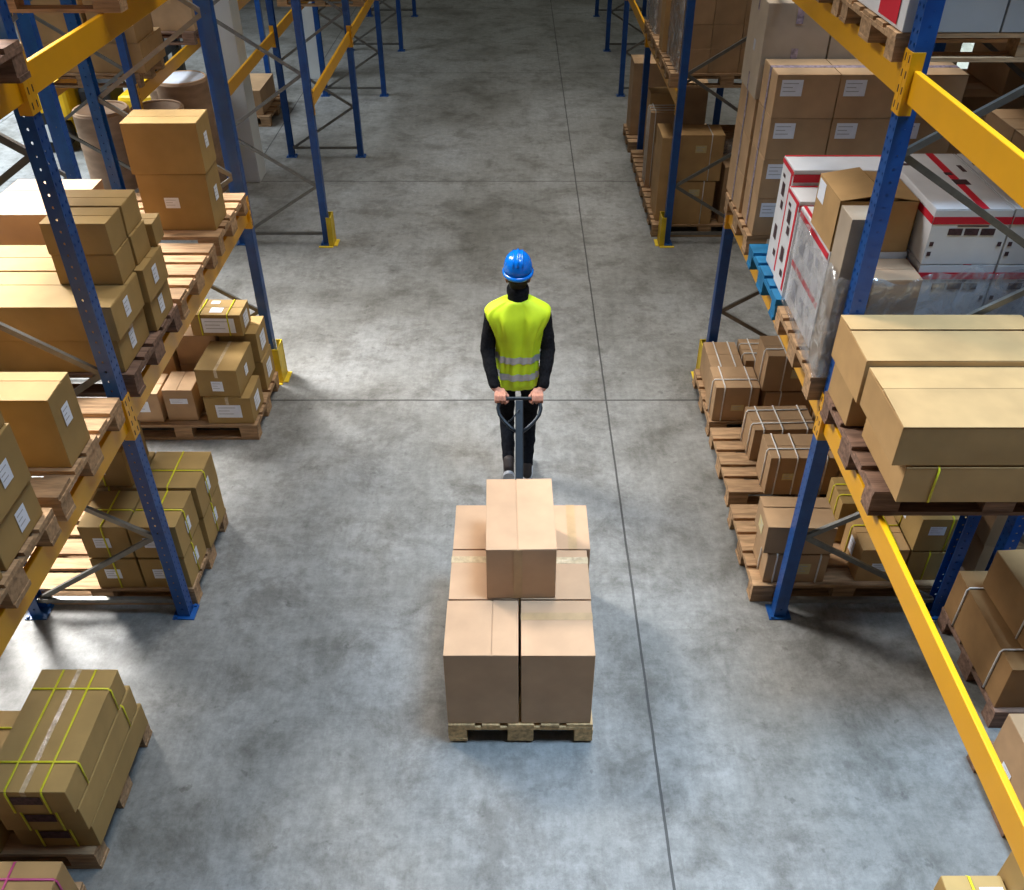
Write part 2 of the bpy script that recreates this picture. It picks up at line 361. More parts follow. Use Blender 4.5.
# ------------------------------------------------------------------ pallets
pal_cache = {}
def pallet(label, x0, y0, z0, along='x', L=1.2, W=0.8, mat='wood', group='loaded wooden pallets', name='wooden_pallet', hs=1.0):
    if along == 'y' and mat == 'wood': mat = 'woody'
    o = empty(name, (x0 + (L if along == 'x' else W) / 2, y0 + (W if along == 'x' else L) / 2, z0))
    tag(o, label, 'pallet', group); o.scale.z = hs
    key = (along, L, W, mat)
    if key not in pal_cache:
        def mk(n, a, b):
            bm = bmesh.new(); abox(bm, a, b, jit=0.0015)
            if along == 'y':
                for v in bm.verts: v.co = Vector((v.co.y, v.co.x, v.co.z))
            me = bpy.data.meshes.new(n); bmesh.ops.recalc_face_normals(bm, faces=bm.faces); bm.to_mesh(me); bm.free(); me.materials.append(M[mat]); return me
        e = []
        ws = [0.145, 0.1, 0.145, 0.1, 0.145]; gap = (W - sum(ws)) / 4; p = -W / 2
        for w in ws: e.append(('deck_board', mk('deck_board', (-L / 2, p, 0.122), (L / 2, p + w, 0.144)))); p += w + gap
        for c in (-L / 2 + 0.0725, 0, L / 2 - 0.0725): e.append(('cross_board', mk('cross_board', (c - 0.0725, -W / 2, 0.1), (c + 0.0725, W / 2, 0.122))))
        for c in (-L / 2 + 0.0725, 0, L / 2 - 0.0725):
            for d, w in ((-W / 2 + 0.05, 0.1), (0, 0.145), (W / 2 - 0.05, 0.1)): e.append(('block', mk('block', (c - 0.07, d - w / 2, 0.022), (c + 0.07, d + w / 2, 0.1))))
        for d, w in ((-W / 2 + 0.05, 0.1), (0, 0.145), (W / 2 - 0.05, 0.1)): e.append(('skid_board', mk('skid_board', (-L / 2, d - w / 2, 0), (L / 2, d + w / 2, 0.022))))
        pal_cache[key] = e
    for n, me in pal_cache[key]:
        c = bpy.data.objects.new(n, me); C.objects.link(c); c.parent = o
        c.location = (random.uniform(-.003, .003), random.uniform(-.002, .002), 0)
    return o

# ------------------------------------------------------------------ setting
bm = bmesh.new(); abox(bm, (-16, -6, -0.2), (14, 34, 0)); tag(obj('floor', bm, 'floor'), 'mottled grey concrete warehouse floor with straight saw-cut joints', kind='structure')
bm = bmesh.new(); abox(bm, (-16, 34, 0), (14, 34.2, 8)); tag(obj('wall_back', bm, 'wall'), 'plain grey wall at the far end of the hall', kind='structure')
bm = bmesh.new(); abox(bm, (-12.2, -6, 0), (-12, 34, 1.0)); abox(bm, (-12.2, -6, 5), (-12, 34, 8)); abox(bm, (-12.2, 18, 1.0), (-12, 34, 5)); tag(obj('wall_left', bm, 'wall'), 'grey outer wall beyond the left racks', kind='structure')
bm = bmesh.new()
for a, b in (((8, -6, 0), (8.2, 13.0, 8)), ((8, 19.5, 0), (8.2, 34, 8)), ((8, 13.0, 3.2), (8.2, 19.5, 8))): abox(bm, a, b)
tag(obj('wall_right', bm, 'wall'), 'grey outer wall beyond the right racks with a bright doorway', kind='structure')

# ------------------------------------------------------------------ racking
FY = [1.27, 4.07, 6.87, 9.67, 12.47, 15.27, 18.07, 20.87]
RH = 5.0
side_pt = {}
def upright_mesh(sx):
    """C profile, web toward the aisle (sx = direction of the web), open toward the other side"""
    bm = bmesh.new(); t = 0.003
    w = 0.04; d = 0.038
    abox(bm, (sx * d - (t if sx > 0 else 0), -w, 0.008), (sx * d + (0 if sx > 0 else t), w, RH))
    for s in (-1, 1):
        a, b2 = sorted((sx * d - sx * t, -sx * d))
        abox(bm, (a, s * w - (t if s > 0 else 0), 0.008), (b2, s * w + (0 if s > 0 else t), RH))
    return bm
um = {}
for sx in (-1, 1):
    bm = upright_mesh(sx); me = bpy.data.meshes.new('upright'); bmesh.ops.recalc_face_normals(bm, faces=bm.faces); bm.to_mesh(me); bm.free(); me.materials.append(M['upright']); um[sx] = me
bm = bmesh.new(); abox(bm, (-0.07, -0.065, 0), (0.07, 0.065, 0.008))
for a, b in ((-.052, -.05), (.052, .05)): abox(bm, (a - .009, b - .009, .008), (a + .009, b + .009, .02))
fp = bpy.data.meshes.new('foot_plate'); bm.to_mesh(fp); bm.free(); fp.materials.append(M['blueflat'])

def rack_frame(label, xf, xr, y, sx, group, zig=0.67):
    """xf: x of the aisle upright, xr: x of the rear upright; sx: +1 when the aisle is on +x"""
    o = empty('pallet_rack', ((xf + xr) / 2, y, 0)); tag(o, label, 'rack', group, 'thing'); cx = (xf + xr) / 2
    for x, s in ((xf, sx), (xr, -sx)):
        u = bpy.data.objects.new('upright', um[s]); C.objects.link(u); u.parent = o; u.location = (x - cx, 0, 0)
        f = bpy.data.objects.new('foot_plate', fp); C.objects.link(f); f.parent = u
    a, b = xf - cx, xr - cx; s = 1 if b > a else -1
    a2, b2 = a + s * 0.03, b - s * 0.03
    k = 0; z = zig - 0.585; pts = []
    bm = bmesh.new(); bar(bm, (a2, 0, 0.12), (b2, 0, 0.12), 0.03, 0.03); obj('brace', bm, 'galv', o)
    bm = bmesh.new(); bar(bm, (a2, 0, RH - 0.15), (b2, 0, RH - 0.15), 0.03, 0.03); obj('brace', bm, 'galv', o)
    front = False; p = (b2, 0, z + 0.03)
    while z + 0.585 < RH:
        z += 0.585; q = ((a2 if not front else b2), 0, z); front = not front
        bm = bmesh.new(); dd = 0.012 * (1 if front else -1)
        bar(bm, (p[0], dd, p[2]), (q[0], dd, q[2]), 0.022, 0.032); obj('brace', bm, 'galv', o); p = q
    return o

LX, LR, RX, RR = -2.14, -3.09, 1.70, 2.70
ordn = ['nearest', 'second', 'third', 'fourth', 'fifth', 'sixth', 'seventh', 'eighth']
for i, y in enumerate(FY):
    rack_frame('blue rack frame of the left aisle row, %s counted from the camera end' % ordn[i], LX, LR, y, 1, 'rack frames along the left of the aisle')
    rack_frame('blue rack frame of the right aisle row, %s counted from the camera end' % ordn[i], RX, RR, y, -1, 'rack frames along the right of the aisle')
for i, y in ((1, 4.07), (2, 6.87)):
    rack_frame('blue rack frame back to back with the left row, %s' % ('nearer the camera' if i == 1 else 'before the passage with the drums'), -3.41, -4.36, y, 1, 'rack frames behind the left row')
rack_frame('blue rack frame behind the left row, just past the passage beside the cardboard drums', -4.0, -4.95, 9.85, 1, 'rack frames behind the left row')
rack_frame('farther blue rack frame behind the left row, beyond the white columns', -4.0, -4.95, 15.4, 1, 'rack frames behind the left row')
for i, y in enumerate(FY[1:4]):
    rack_frame('blue rack frame back to back with the right row, %s from the camera' % ['first', 'second', 'third'][i], 2.99, 3.94, y, -1, 'rack frames behind the right row')

def beam(label, x, y0, y1, z, sx, group):
    """x: centre of the upright it hooks on; sx: side the beam sits on"""
    bx = x + sx * 0.012
    o = empty('rack_beam', (bx, (y0 + y1) / 2, z)); tag(o, label, 'rack beam', group, 'thing'); h = (y1 - y0) / 2
    bm = bmesh.new(); c, d = sorted((sx * 0.010, -sx * 0.018)); abox(bm, (c, -h + 0.047, -0.066), (d, h - 0.047, 0.0695))
    bm2 = bmesh.new()
    obj('rail', bm, 'yellow', o, bevel=0.004)
    bm2.free()
    for s in (-1, 1):
        bm = bmesh.new(); e = s * h
        a, b = sorted((e - s * 0.0015, e - s * 0.044)); xo = sx * (0.038 - 0.012)
        c, d = sorted((xo + sx * 0.002, xo + sx * 0.006)); abox(bm, (c, a, -0.12), (d, b, 0.14))
        a, b = sorted((e - s * 0.0415, e - s * 0.046)); c, d = sorted((xo + sx * 0.006, xo - sx * 0.05)); abox(bm, (c, a, -0.12), (d, b, 0.14))
        cn = obj('connector', bm, 'yellow', o)
        bm = bmesh.new()
        for k in range(4): abox(bm, (min(xo + sx * .006, xo + sx * .0075), e - s * .022 - .004, -0.10 + .065 * k), (max(xo + sx * .006, xo + sx * .0075), e - s * .022 + .004, -0.07 + .065 * k))
        obj('hook_slot', bm, 'ink', cn)
    return o
names = {0: 'nearest bay', 1: 'second bay', 2: 'passage bay', 3: 'fourth bay', 4: 'fifth bay', 5: 'sixth bay', 6: 'farthest bay'}
for i in range(7):
    for lv, z in (('lower', 1.55), ('upper', 3.31)):
        if lv == 'lower' and i == 2: continue
        for sd, xf, xr, sx in (('left', LX, LR, 1), ('right', RX, RR, -1)):
            beam('yellow %s rack beam on the aisle side, %s row, %s' % (lv, sd, names[i]), xf, FY[i], FY[i + 1], z, sx, 'aisle side rack beams')
            if (i < 5): beam('yellow %s rack beam on the rear side, %s row, %s' % (lv, sd, names[i]), xr, FY[i], FY[i + 1], z, -sx, 'rear side rack beams')
beam('yellow beam under the boxed pallets behind the left row, beside the drums', -4.0, 9.85, 15.4, 1.55, 1, 'beams of the racks behind')
beam('yellow rear beam under the boxed pallets behind the left row', -4.95, 9.85, 15.4, 1.55, -1, 'beams of the racks behind')
for a, b, t in ((4.07, 6.87, 'nearer'), (6.87, 9.67, 'farther')):
    beam('yellow front beam behind the right row, %s bay' % t, 2.99, a, b, 1.55, -1, 'beams of the racks behind')
    beam('yellow rear beam behind the right row, %s bay' % t, 3.94, a, b, 1.55, 1, 'beams of the racks behind')

def guard(label, x, y, sx):
    o = empty('column_guard', (x, y, 0)); tag(o, label, 'guard', 'yellow guards at the passage corners')
    bm = bmesh.new(); h = 0.34; s = sx
    c, d = sorted((s * 0.074, s * 0.080)); abox(bm, (c, -0.085, 0.0), (d, 0.085, h))
    c, d = sorted((s * 0.03, s * 0.084))
    abox(bm, (c, -0.091, 0.0), (d, -0.085, h)); abox(bm, (c, 0.085, 0.0), (d, 0.091, h))
    obj('guard_plate', bm, 'guard', o)
    bm = bmesh.new(); c, d = sorted((s * 0.085, s * 0.125)); abox(bm, (c, -0.085, 0), (d, 0.085, 0.008)); abox(bm, (-0.08, -0.128, 0), (0.08, -0.0925, 0.008))
    obj('foot_flange', bm, 'guard', o)
guard('yellow steel guard at the foot of the left upright before the passage', LX, 6.87, 1)
guard('yellow steel guard at the foot of the left upright past the passage', LX, 9.67, 1)
guard('yellow steel guard at the foot of the right upright before the passage', RX, 6.87, -1)
guard('yellow steel guard at the foot of the right upright past the passage', RX, 9.67, -1)

def column(label, x0, x1, y0, y1):
    o = empty('building_column', ((x0 + x1) / 2, (y0 + y1) / 2, 0)); o['kind'] = 'structure'; o['label'] = label
    w, d = (x1 - x0) / 2, (y1 - y0) / 2; bm = bmesh.new(); abox(bm, (-w, -d, 0.0), (w, d, 6.5)); obj('shaft', bm, 'column', o, bevel=0.01)
column('white concrete column standing between the left racks, nearer one', -3.66, -3.31, 11.5, 11.85)
column('white concrete column standing between the left racks, farther one', -3.66, -3.31, 16.2, 16.55)

# ------------------------------------------------------------------ load on the pallet truck
pallet('light wooden pallet on the hand truck under the central cartons', -0.375, 3.09, 0.02, 'y', mat='wood', group=None)
g = 'tall cartons on the hand truck pallet'; zt = 0.7345; zb = 0.166
carton('tall carton at the near left corner of the hand truck load', (-.378, .014), (3.10, 3.487), (zb, zt), 'kraft', seam='y', split=.64, group=g, lift=.002, tape=None)
carton('tall carton at the near right corner of the hand truck load', (.026, .412), (3.10, 3.487), (zb, zt), 'kraft', seam='x', split=.7, tape='tape', group=g)
carton('tall carton in the middle row, left side, of the hand truck load', (-.372, .016), (3.495, 3.885), (zb, zt), 'kraft', seam='x', split=.8, tape='cleartape', group=g)
carton('tall carton in the middle row, right side, of the hand truck load', (.024, .414), (3.495, 3.885), (zb, zt), 'kraft', seam='x', split=.78, tape='cleartape', group=g)
carton('tall carton at the far left corner of the hand truck load', (-.370, .016), (3.893, 4.285), (zb, zt), 'kraft', seam='y', split=.8, tape='tape', group=g)
carton('tall carton at the far right corner of the hand truck load', (.026, .436), (3.893, 4.285), (zb, zt), 'kraft', seam='y', split=.75, tape='tape', group=g)
carton('carton lying alone on top of the hand truck load', (-.166, .212), (3.50, 4.09), (zt + .002, 1.105), 'kraft', seam='y', split=.45, group=None, rz=0.02, endtape='tape')

# ------------------------------------------------------------------ pallet truck
def pallet_truck():
    o = empty('pallet_truck', (0.023, 4.45, 0)); tag(o, 'hand pallet truck with slate steel tow handle pulled by the worker', 'pallet truck')
    for s in (-1, 1):
        bm = bmesh.new(); abox(bm, (s * 0.19 - 0.078, -1.32, 0.05), (s * 0.19 + 0.078, -0.07, 0.105)); obj('fork', bm, 'darksteel', o, bevel=0.008)
        bm = bmesh.new(); tube(bm, [(s * 0.19 - 0.05, -1.22, 0.025), (s * 0.19 + 0.05, -1.22, 0.025)], 0.025, 16); obj('load_roller', bm, 'black', o)
    bm = bmesh.new(); abox(bm, (-0.24, -0.07, 0.06), (0.24, 0.02, 0.32)); abox(bm, (-0.10, -0.07, 0.32), (0.10, 0.0, 0.45)); obj('chassis', bm, 'darksteel', o, bevel=0.015)
    bm = bmesh.new(); tube(bm, [(0, 0.09, 0.13), (0, 0.09, 0.33)], 0.05, 16); abox(bm, (-0.05, -0.02, 0.18), (0.05, 0.09, 0.26)); obj('pump', bm, 'darksteel', o)
    for s in (-1, 1):
        bm = bmesh.new(); tube(bm, [(s * 0.04, 0.09, 0.095), (s * 0.095, 0.09, 0.095)], 0.095, 24); obj('steering_wheel', bm, 'black', o)
    P0 = Vector((0, 0.10, 0.30)); P1 = Vector((0, 0.75, 0.905)); d = (P1 - P0).normalized()
    bm = bmesh.new(); bar(bm, P0, P1 - d * 0.01, 0.054, 0.032, side=Vector((1, 0, 0))); obj('handle_shaft', bm, 'darksteel', o, bevel=0.006)
    def L(x, s): return P1 + d * s + Vector((x, 0, 0))
    pts = [L(x, s) for x, s in ((-.014, -.235), (-.06, -.20), (-.105, -.155), (-.137, -.11), (-.148, -.065), (-.138, -.02), (-.115, .0), (-.06, .004), (0, .004), (.06, .004), (.115, .0), (.138, -.02), (.148, -.065), (.137, -.11), (.105, -.155), (.06, -.20), (.014, -.235))]
    bm = bmesh.new(); tube(bm, pts, 0.0125, 10); obj('handle_loop', bm, 'darksteel', o)
    bm = bmesh.new(); tube(bm, [L(0.0, -.08) + Vector((0, -.02, .02)), L(-.05, -.13) + Vector((0, .01, -.02)), L(-.075, -.15) + Vector((0, .01, -.02))], 0.006, 8); obj('release_lever', bm, 'darksteel', o)
    return o
pallet_truck()

# ------------------------------------------------------------------ the worker
def capsule(bm, p0, r0, p1, r1, n=14):
    p0, p1 = Vector(p0), Vector(p1); t = p1 - p0; L = t.length; q = t.to_track_quat('Z', 'Y')
    rings = []
    for k in range(1, 5):
        a = -PI / 2 + k * PI / 10; rings.append((r0 * math.cos(a), r0 * math.sin(a)))
    rings += [(r0, 0), (r1, L)]
    for k in range(1, 5):
        a = k * PI / 10; rings.append((r1 * math.cos(a), L + r1 * math.sin(a)))
    R = [[p0 + q @ Vector((r * math.cos(2 * PI * i / n), r * math.sin(2 * PI * i / n), z)) for i in range(n)] for r, z in rings]
    loft(bm, R)
def ellip(bm, c, r, rot=(0, 0, 0), n=18, m=12):
    q = Euler(rot).to_matrix(); R = []
    for k in range(1, m):
        a = -PI / 2 + PI * k / m
        R.append([Vector(c) + q @ Vector((r[0] * math.cos(a) * math.cos(2 * PI * i / n), r[1] * math.cos(a) * math.sin(2 * PI * i / n), r[2] * math.sin(a))) for i in range(n)])
    loft(bm, R)
def remesh(o, vox, smooth=4, noise=0.0, nscale=0.08):
    md = o.modifiers.new('remesh', 'REMESH'); md.mode = 'VOXEL'; md.voxel_size = vox; md.use_smooth_shade = True
    if smooth:
        s = o.modifiers.new('smooth', 'SMOOTH'); s.factor = 0.5; s.iterations = smooth
    if noise:
        t = bpy.data.textures.new(o.name + '_folds', 'CLOUDS'); t.noise_scale = nscale
        dm = o.modifiers.new('folds', 'DISPLACE'); dm.texture = t; dm.strength = noise; dm.mid_level = 0.5; dm.texture_coords = 'LOCAL'
def FO(th, z): return 0.010 * math.sin(9 * th + z * 4) * (0.55 + 0.45 * math.sin(2 * th + z * 13)) + 0.006 * math.sin(19 * th - z * 9) * (0.5 + 0.5 * math.sin(z * 21 + th)) - 0.012 * math.exp(-((th - 4.78 - .3 * (z - 1.2)) / .06) ** 2)
def worker():
    ox, oy = 0.013, 5.45
    W = empty('person', (ox, oy, 0)); tag(W, 'worker in blue helmet, yellow safety vest and dark clothes towing the pallet truck', 'person')
    sh = [Vector((s * 0.172, 0.055, 1.405)) for s in (-1, 1)]
    el = [Vector((-0.212, 0.0, 1.15)), Vector((0.210, 0.0, 1.15))]
    wr = [Vector((-0.160, -0.178, 0.950)), Vector((0.174, -0.178, 0.950))]
    hipL, hipR = Vector((-0.088, 0.02, 0.90)), Vector((0.092, 0.02, 0.90))
    knL, anL, toL = Vector((-0.082, 0.08, 0.55)), Vector((-0.066, -0.20, 0.30)), Vector((-0.066, -0.10, 0.055))
    knR, anR, toR = Vector((0.088, 0.11, 0.49)), Vector((0.070, 0.02, 0.10)), Vector((0.075, 0.21, 0.045))
    hc = Vector((0.0, 0.11, 1.650))   # head centre
    # body, one continuous surface
    bm = bmesh.new()
    ellip(bm, (0, 0.02, 0.95), (0.145, 0.10, 0.12)); ellip(bm, (0, 0.035, 1.12), (0.125, 0.085, 0.2)); ellip(bm, (0, 0.05, 1.32), (0.155, 0.10, 0.18))
    capsule(bm, (0, 0.06, 1.45), 0.052, (0, 0.09, 1.60), 0.052)
    ellip(bm, hc + Vector((0, 0.01, 0.02)), (0.074, 0.093, 0.10)); ellip(bm, hc + Vector((0, 0.03, -0.06)), (0.056, 0.068, 0.06))
    capsule(bm, hc + Vector((0, 0.10, 0.0)), 0.010, hc + Vector((0, 0.118, -0.03)), 0.014, 8)      # nose
    ellip(bm, hc + Vector((0, 0.094, -0.065)), (0.024, 0.010, 0.009))                               # lips
    ellip(bm, hc + Vector((0, 0.085, -0.10)), (0.025, 0.016, 0.016))                                # chin
    for s in (-1, 1):
        ellip(bm, hc + Vector((s * 0.078, 0.0, -0.018)), (0.009, 0.018, 0.031), (0, s * 0.25, 0))   # ears
        ellip(bm, hc + Vector((s * 0.03, 0.088, 0.022)), (0.018, 0.008, 0.007))
    for i, s in enumerate((-1, 1)):
        capsule(bm, (s * 0.05, 0.05, 1.42), 0.06, sh[i], 0.052); capsule(bm, sh[i], 0.050, el[i], 0.038); capsule(bm, el[i], 0.038, wr[i], 0.026)
        # hand gripping the crossbar: bar runs along x at y=-.255 z=.905 (local)
        by, bz = -0.250, 0.905; hx = (-0.118 if s < 0 else 0.138) - 0.003
        kn = Vector((hx, by + 0.030, bz + 0.012))
        capsule(bm, wr[i], 0.025, kn + Vector((0, 0.022, 0.012)), 0.022)
        for k in range(4):
            fx = hx + (k - 1.5) * 0.021
            lk = (1.0, 1.12, 1.05, 0.88)[k if s > 0 else 3 - k]
            a = Vector((fx * 0.6 + hx * 0.4, by + 0.062, bz + 0.035)); b = Vector((fx, by + 0.022, bz + 0.028))
            c = Vector((fx, by - 0.012 * lk, bz + 0.030)); d = Vector((fx, by - 0.030, bz + 0.006)); e = Vector((fx + 0.001, by - 0.020, bz - 0.019 * lk))
            capsule(bm, a, 0.0125, b, 0.0105, 10); capsule(bm, b, 0.0105, c, 0.0095, 10); capsule(bm, c, 0.0095, d, 0.009, 10); capsule(bm, d, 0.009, e, 0.0078, 10)
        t0 = Vector((hx - s * 0.030, by + 0.052, bz + 0.02)); t1 = Vector((hx - s * 0.052, by + 0.020, bz + 0.008)); t2 = Vector((hx - s * 0.05, by - 0.004, bz - 0.018)); t3 = Vector((hx - s * 0.035, by - 0.022, bz - 0.022))
        capsule(bm, t0, 0.014, t1, 0.012, 10); capsule(bm, t1, 0.0115, t2, 0.0105, 10); capsule(bm, t2, 0.0105, t3, 0.0085, 10)
    for hp, kn, an, to in ((hipL, knL, anL, toL), (hipR, knR, anR, toR)):
        capsule(bm, hp, 0.070, kn, 0.046); capsule(bm, kn, 0.048, an, 0.034); capsule(bm, an, 0.034, to, 0.028)
    b = obj('body', bm, 'skin', W); remesh(b, 0.0048, 3)
    # hair
    bm = bmesh.new(); ellip(bm, hc + Vector((0, -0.008, 0.018)), (0.078, 0.094, 0.098)); ellip(bm, hc + Vector((0, -0.045, -0.035)), (0.060, 0.046, 0.045))
    h = obj('hair', bm, 'hair', W); remesh(h, 0.008, 2, 0.006, 0.02)
    # jacket
    bm = bmesh.new()
    ellip(bm, (0, 0.03, 1.0), (0.150, 0.108, 0.13)); ellip(bm, (0, 0.035, 1.13), (0.132, 0.098, 0.2)); ellip(bm, (0, 0.05, 1.30), (0.160, 0.100, 0.15))
    for i, s in enumerate((-1, 1)):
        capsule(bm, (s * 0.05, 0.055, 1.395), 0.06, sh[i] - Vector((0, 0, .012)), 0.055); capsule(bm, sh[i] - Vector((0, 0, .012)), 0.058, el[i], 0.052); capsule(bm, el[i], 0.052, wr[i] + (el[i] - wr[i]) * 0.08, 0.038)
    j = obj('jacket', bm, 'fabric', W); remesh(j, 0.008, 3, 0.014, 0.07)
    # collar
    bm = bmesh.new(); R = []
    for z, r, dy in ((1.43, 0.085, 0.045), (1.49, 0.072, 0.055), (1.53, 0.070, 0.065), (1.56, 0.076, 0.075), (1.585, 0.074, 0.08), (1.60, 0.066, 0.085)):
        R.append([(r * math.cos(2 * PI * k / 28) * (1 + .03 * math.sin(5 * k + z * 60)), dy + r * 0.92 * math.sin(2 * PI * k / 28), z + 0.004 * math.sin(3 * k)) for k in range(28)])
    loft(bm, R); obj('collar', bm, 'fabric', W)
    # trousers
    bm = bmesh.new()
    ellip(bm, (0, 0.02, 0.93), (0.152, 0.115, 0.12))
    for hp, kn, an in ((hipL, knL, anL), (hipR, knR, anR)):
        capsule(bm, hp, 0.078, kn, 0.056); capsule(bm, kn, 0.056, an + (kn - an) * 0.06, 0.044)
    t = obj('trousers', bm, 'jeans', W); remesh(t, 0.008, 3, 0.016, 0.08)
    # vest, lofted shell with armholes narrowing under the arms
    prof = [(0.845, .144, .126, .016), (0.91, .147, .126, .02), (1.00, .146, .124, .022), (1.08, .145, .122, .028), (1.18, .150, .120, .034), (1.26, .166, .125, .040),
            (1.33, .194, .130, .046), (1.39, .220, .124, .05), (1.425, .230, .112, .053), (1.452, .216, .100, .056), (1.482, .168, .086, .058), (1.508, .112, .074, .060), (1.522, .084, .066, .060)]
    bm = bmesh.new(); R = []; N = 96
    for i, (z, a, b_, cy) in enumerate(prof):
        ring = []
        for k in range(N):
            th = 2 * PI * k / N; e = 0.78
            c_, s_ = math.cos(th), math.sin(th)
            fold = FO(th, z) * (1 if z < 1.40 else .45)
            x = (a + fold) * math.copysign(abs(c_) ** e, c_); y = cy + (b_ + fold) * math.copysign(abs(s_) ** e, s_)
            ring.append((x, y, z + (0.006 * math.sin(4 * th) if i == 0 else 0)))
        R.append(ring)
    loft(bm, R)
    v = obj('safety_vest', bm, 'hivis', W, smooth=True); sb = v.modifiers.new('s', 'SUBSURF'); sb.levels = 1; sb.render_levels = 1
    def prof_at(z):
        for p, q in zip(prof, prof[1:]):
            if p[0] <= z <= q[0]:
                f = (z - p[0]) / (q[0] - p[0]); return [p[k] + (q[k] - p[k]) * f for k in range(4)]
    for z0, z1 in ((0.955, 1.005), (1.085, 1.135)):
        bm = bmesh.new(); R = []
        for z in (z0, (z0 + z1) / 2, z1):
            _, a, b_, cy = prof_at(z); ring = []
            for k in range(N):
                th = 2 * PI * k / N; c_, s_ = math.cos(th), math.sin(th); e = .78
                fold = FO(th, z) + 0.004
                ring.append(((a + fold) * math.copysign(abs(c_) ** e, c_), cy + (b_ + fold) * math.copysign(abs(s_) ** e, s_), z))
            R.append(ring)
        loft(bm, R, close_ends=False); rb = obj('reflective_band', bm, 'silver', v)
    # shoes
    for an, to, lab in ((anL, toL, 'raised'), (anR, toR, 'flat')):
        dirv = (to - an); bm = bmesh.new()
        heel = an + Vector((0, -0.03, -0.045)) if lab == 'flat' else an + Vector((0, -0.045, 0.0))
        toe = to + (Vector((0, 0.0, 0.0)) if lab == 'flat' else Vector((0, 0.02, 0.012)))
        capsule(bm, heel, 0.040, toe, 0.042); capsule(bm, an + Vector((0, 0, 0.03)), 0.042, heel, 0.040)
        s = obj('shoe', bm, 'shoe', W); remesh(s, 0.008, 3)
        bm = bmesh.new(); f = (toe - heel).normalized(); up = Vector((1, 0, 0)).cross(f).normalized(); up = up if up.z > 0 or lab == 'raised' else -up
        if lab == 'raised' and up.y < 0: up = up
        off = -up * 0.036; R = []
        for h_ in (0, -0.022):
            ring = []
            for k in range(24):
                th = 2 * PI * k / 24; l = (toe - heel).length / 2 + 0.042
                ring.append((heel + toe) / 2 + off + up * h_ + f * (l * math.copysign(abs(math.cos(th)) ** .8, math.cos(th))) + Vector((1, 0, 0)) * (0.043 * math.copysign(abs(math.sin(th)) ** .8, math.sin(th))))
            R.append(ring)
        loft(bm, R, smooth=False); obj('sole', bm, 'sole', s)
    # helmet
    R = []; c = hc + Vector((0, 0.004, 0.058)); bm = bmesh.new()
    for z, k_ in ((-.012, 1.0), (.01, 1.0), (.035, .975), (.06, .91), (.082, .80), (.102, .62), (.116, .38), (.122, .12)):
        R.append([c + Vector((.096 * k_ * math.cos(2 * PI * k / 36), .118 * k_ * math.sin(2 * PI * k / 36), z)) for k in range(36)])
    loft(bm, R); hm = obj('helmet', bm, 'helmet', W)
    bm = bmesh.new(); R = []
    for z, k_ in ((-.022, .98), (-.026, 1.10), (-.014, 1.11), (-.002, 1.0)):
        R.append([c + Vector((.095 * k_ * math.cos(2 * PI * k / 36), (.118 * k_ + (.035 * max(0, math.sin(2 * PI * k / 36)) ** 2 if k_ > 1.05 else 0)) * math.sin(2 * PI * k / 36), z - (.012 * max(0, -math.sin(2 * PI * k / 36))))) for k in range(36)])
    loft(bm, R); obj('brim', bm, 'helmet', hm)
    bm = bmesh.new()
    for xx in (-0.03, 0.0, 0.03):
        pts = []
        for k in range(9):
            a = PI * (0.12 + 0.76 * k / 8); q = math.sqrt(max(0, 1 - (xx / .096) ** 2))
            pts.append(c + Vector((xx, -.116 * q * math.cos(a), .002 + .122 * q * math.sin(a) ** .8)))
        tube(bm, pts, .006 if xx else .008, 8)
    obj('ridge', bm, 'helmet', hm)
worker()

# ------------------------------------------------------------------ right row: loads
LZ = 1.621      # top of the lower beams
PZ = LZ + 0.146
P0 = 0.146
CW, YB = 'cord', 'yellowband'
# nearest bay, lower level
pallet('dark worn pallet under the big flat cartons on the right lower beam', 1.63, 3.19, LZ, 'x', 1.2, 0.82, 'darkwood')
g = 'big flat cartons on the right near shelf'
carton('long flat carton, lower near one with a yellow band, right near shelf', (1.70, 2.95), (3.11, 3.62), (PZ, 1.975), 'tan', group=g, straps=(('x', .115, YB),), seam='x')
carton('long flat carton, lower far one beneath the rear top carton, right near shelf', (1.64, 2.52), (3.69, 4.01), (PZ, 1.975), 'tan', group=g)
carton('long flat carton, upper near one, biggest on the right near shelf', (1.632, 2.95), (3.11, 3.585), (1.977, 2.185), 'tan', rz=0, group=g, seam='x', split=.6, lift=.009)
carton('long flat carton, upper far one against the upright, right near shelf', (1.618, 2.52), (3.59, 4.025), (1.977, 2.215), 'tan', rz=.0, group=g, seam='x', split=.62, lift=.009)
# second bay, lower level
pallet('pallet under the film wrapped white cartons, right lower shelf', 1.59, 4.14, LZ, 'x')
pallet('blue painted pallet on the right lower shelf beneath white cartons', 1.60, 5.02, LZ, 'x', mat='bluewood', name='blue_pallet')
pallet('pallet under the tall stack of brown labelled cartons, right lower shelf', 1.61, 5.95, LZ, 'x')
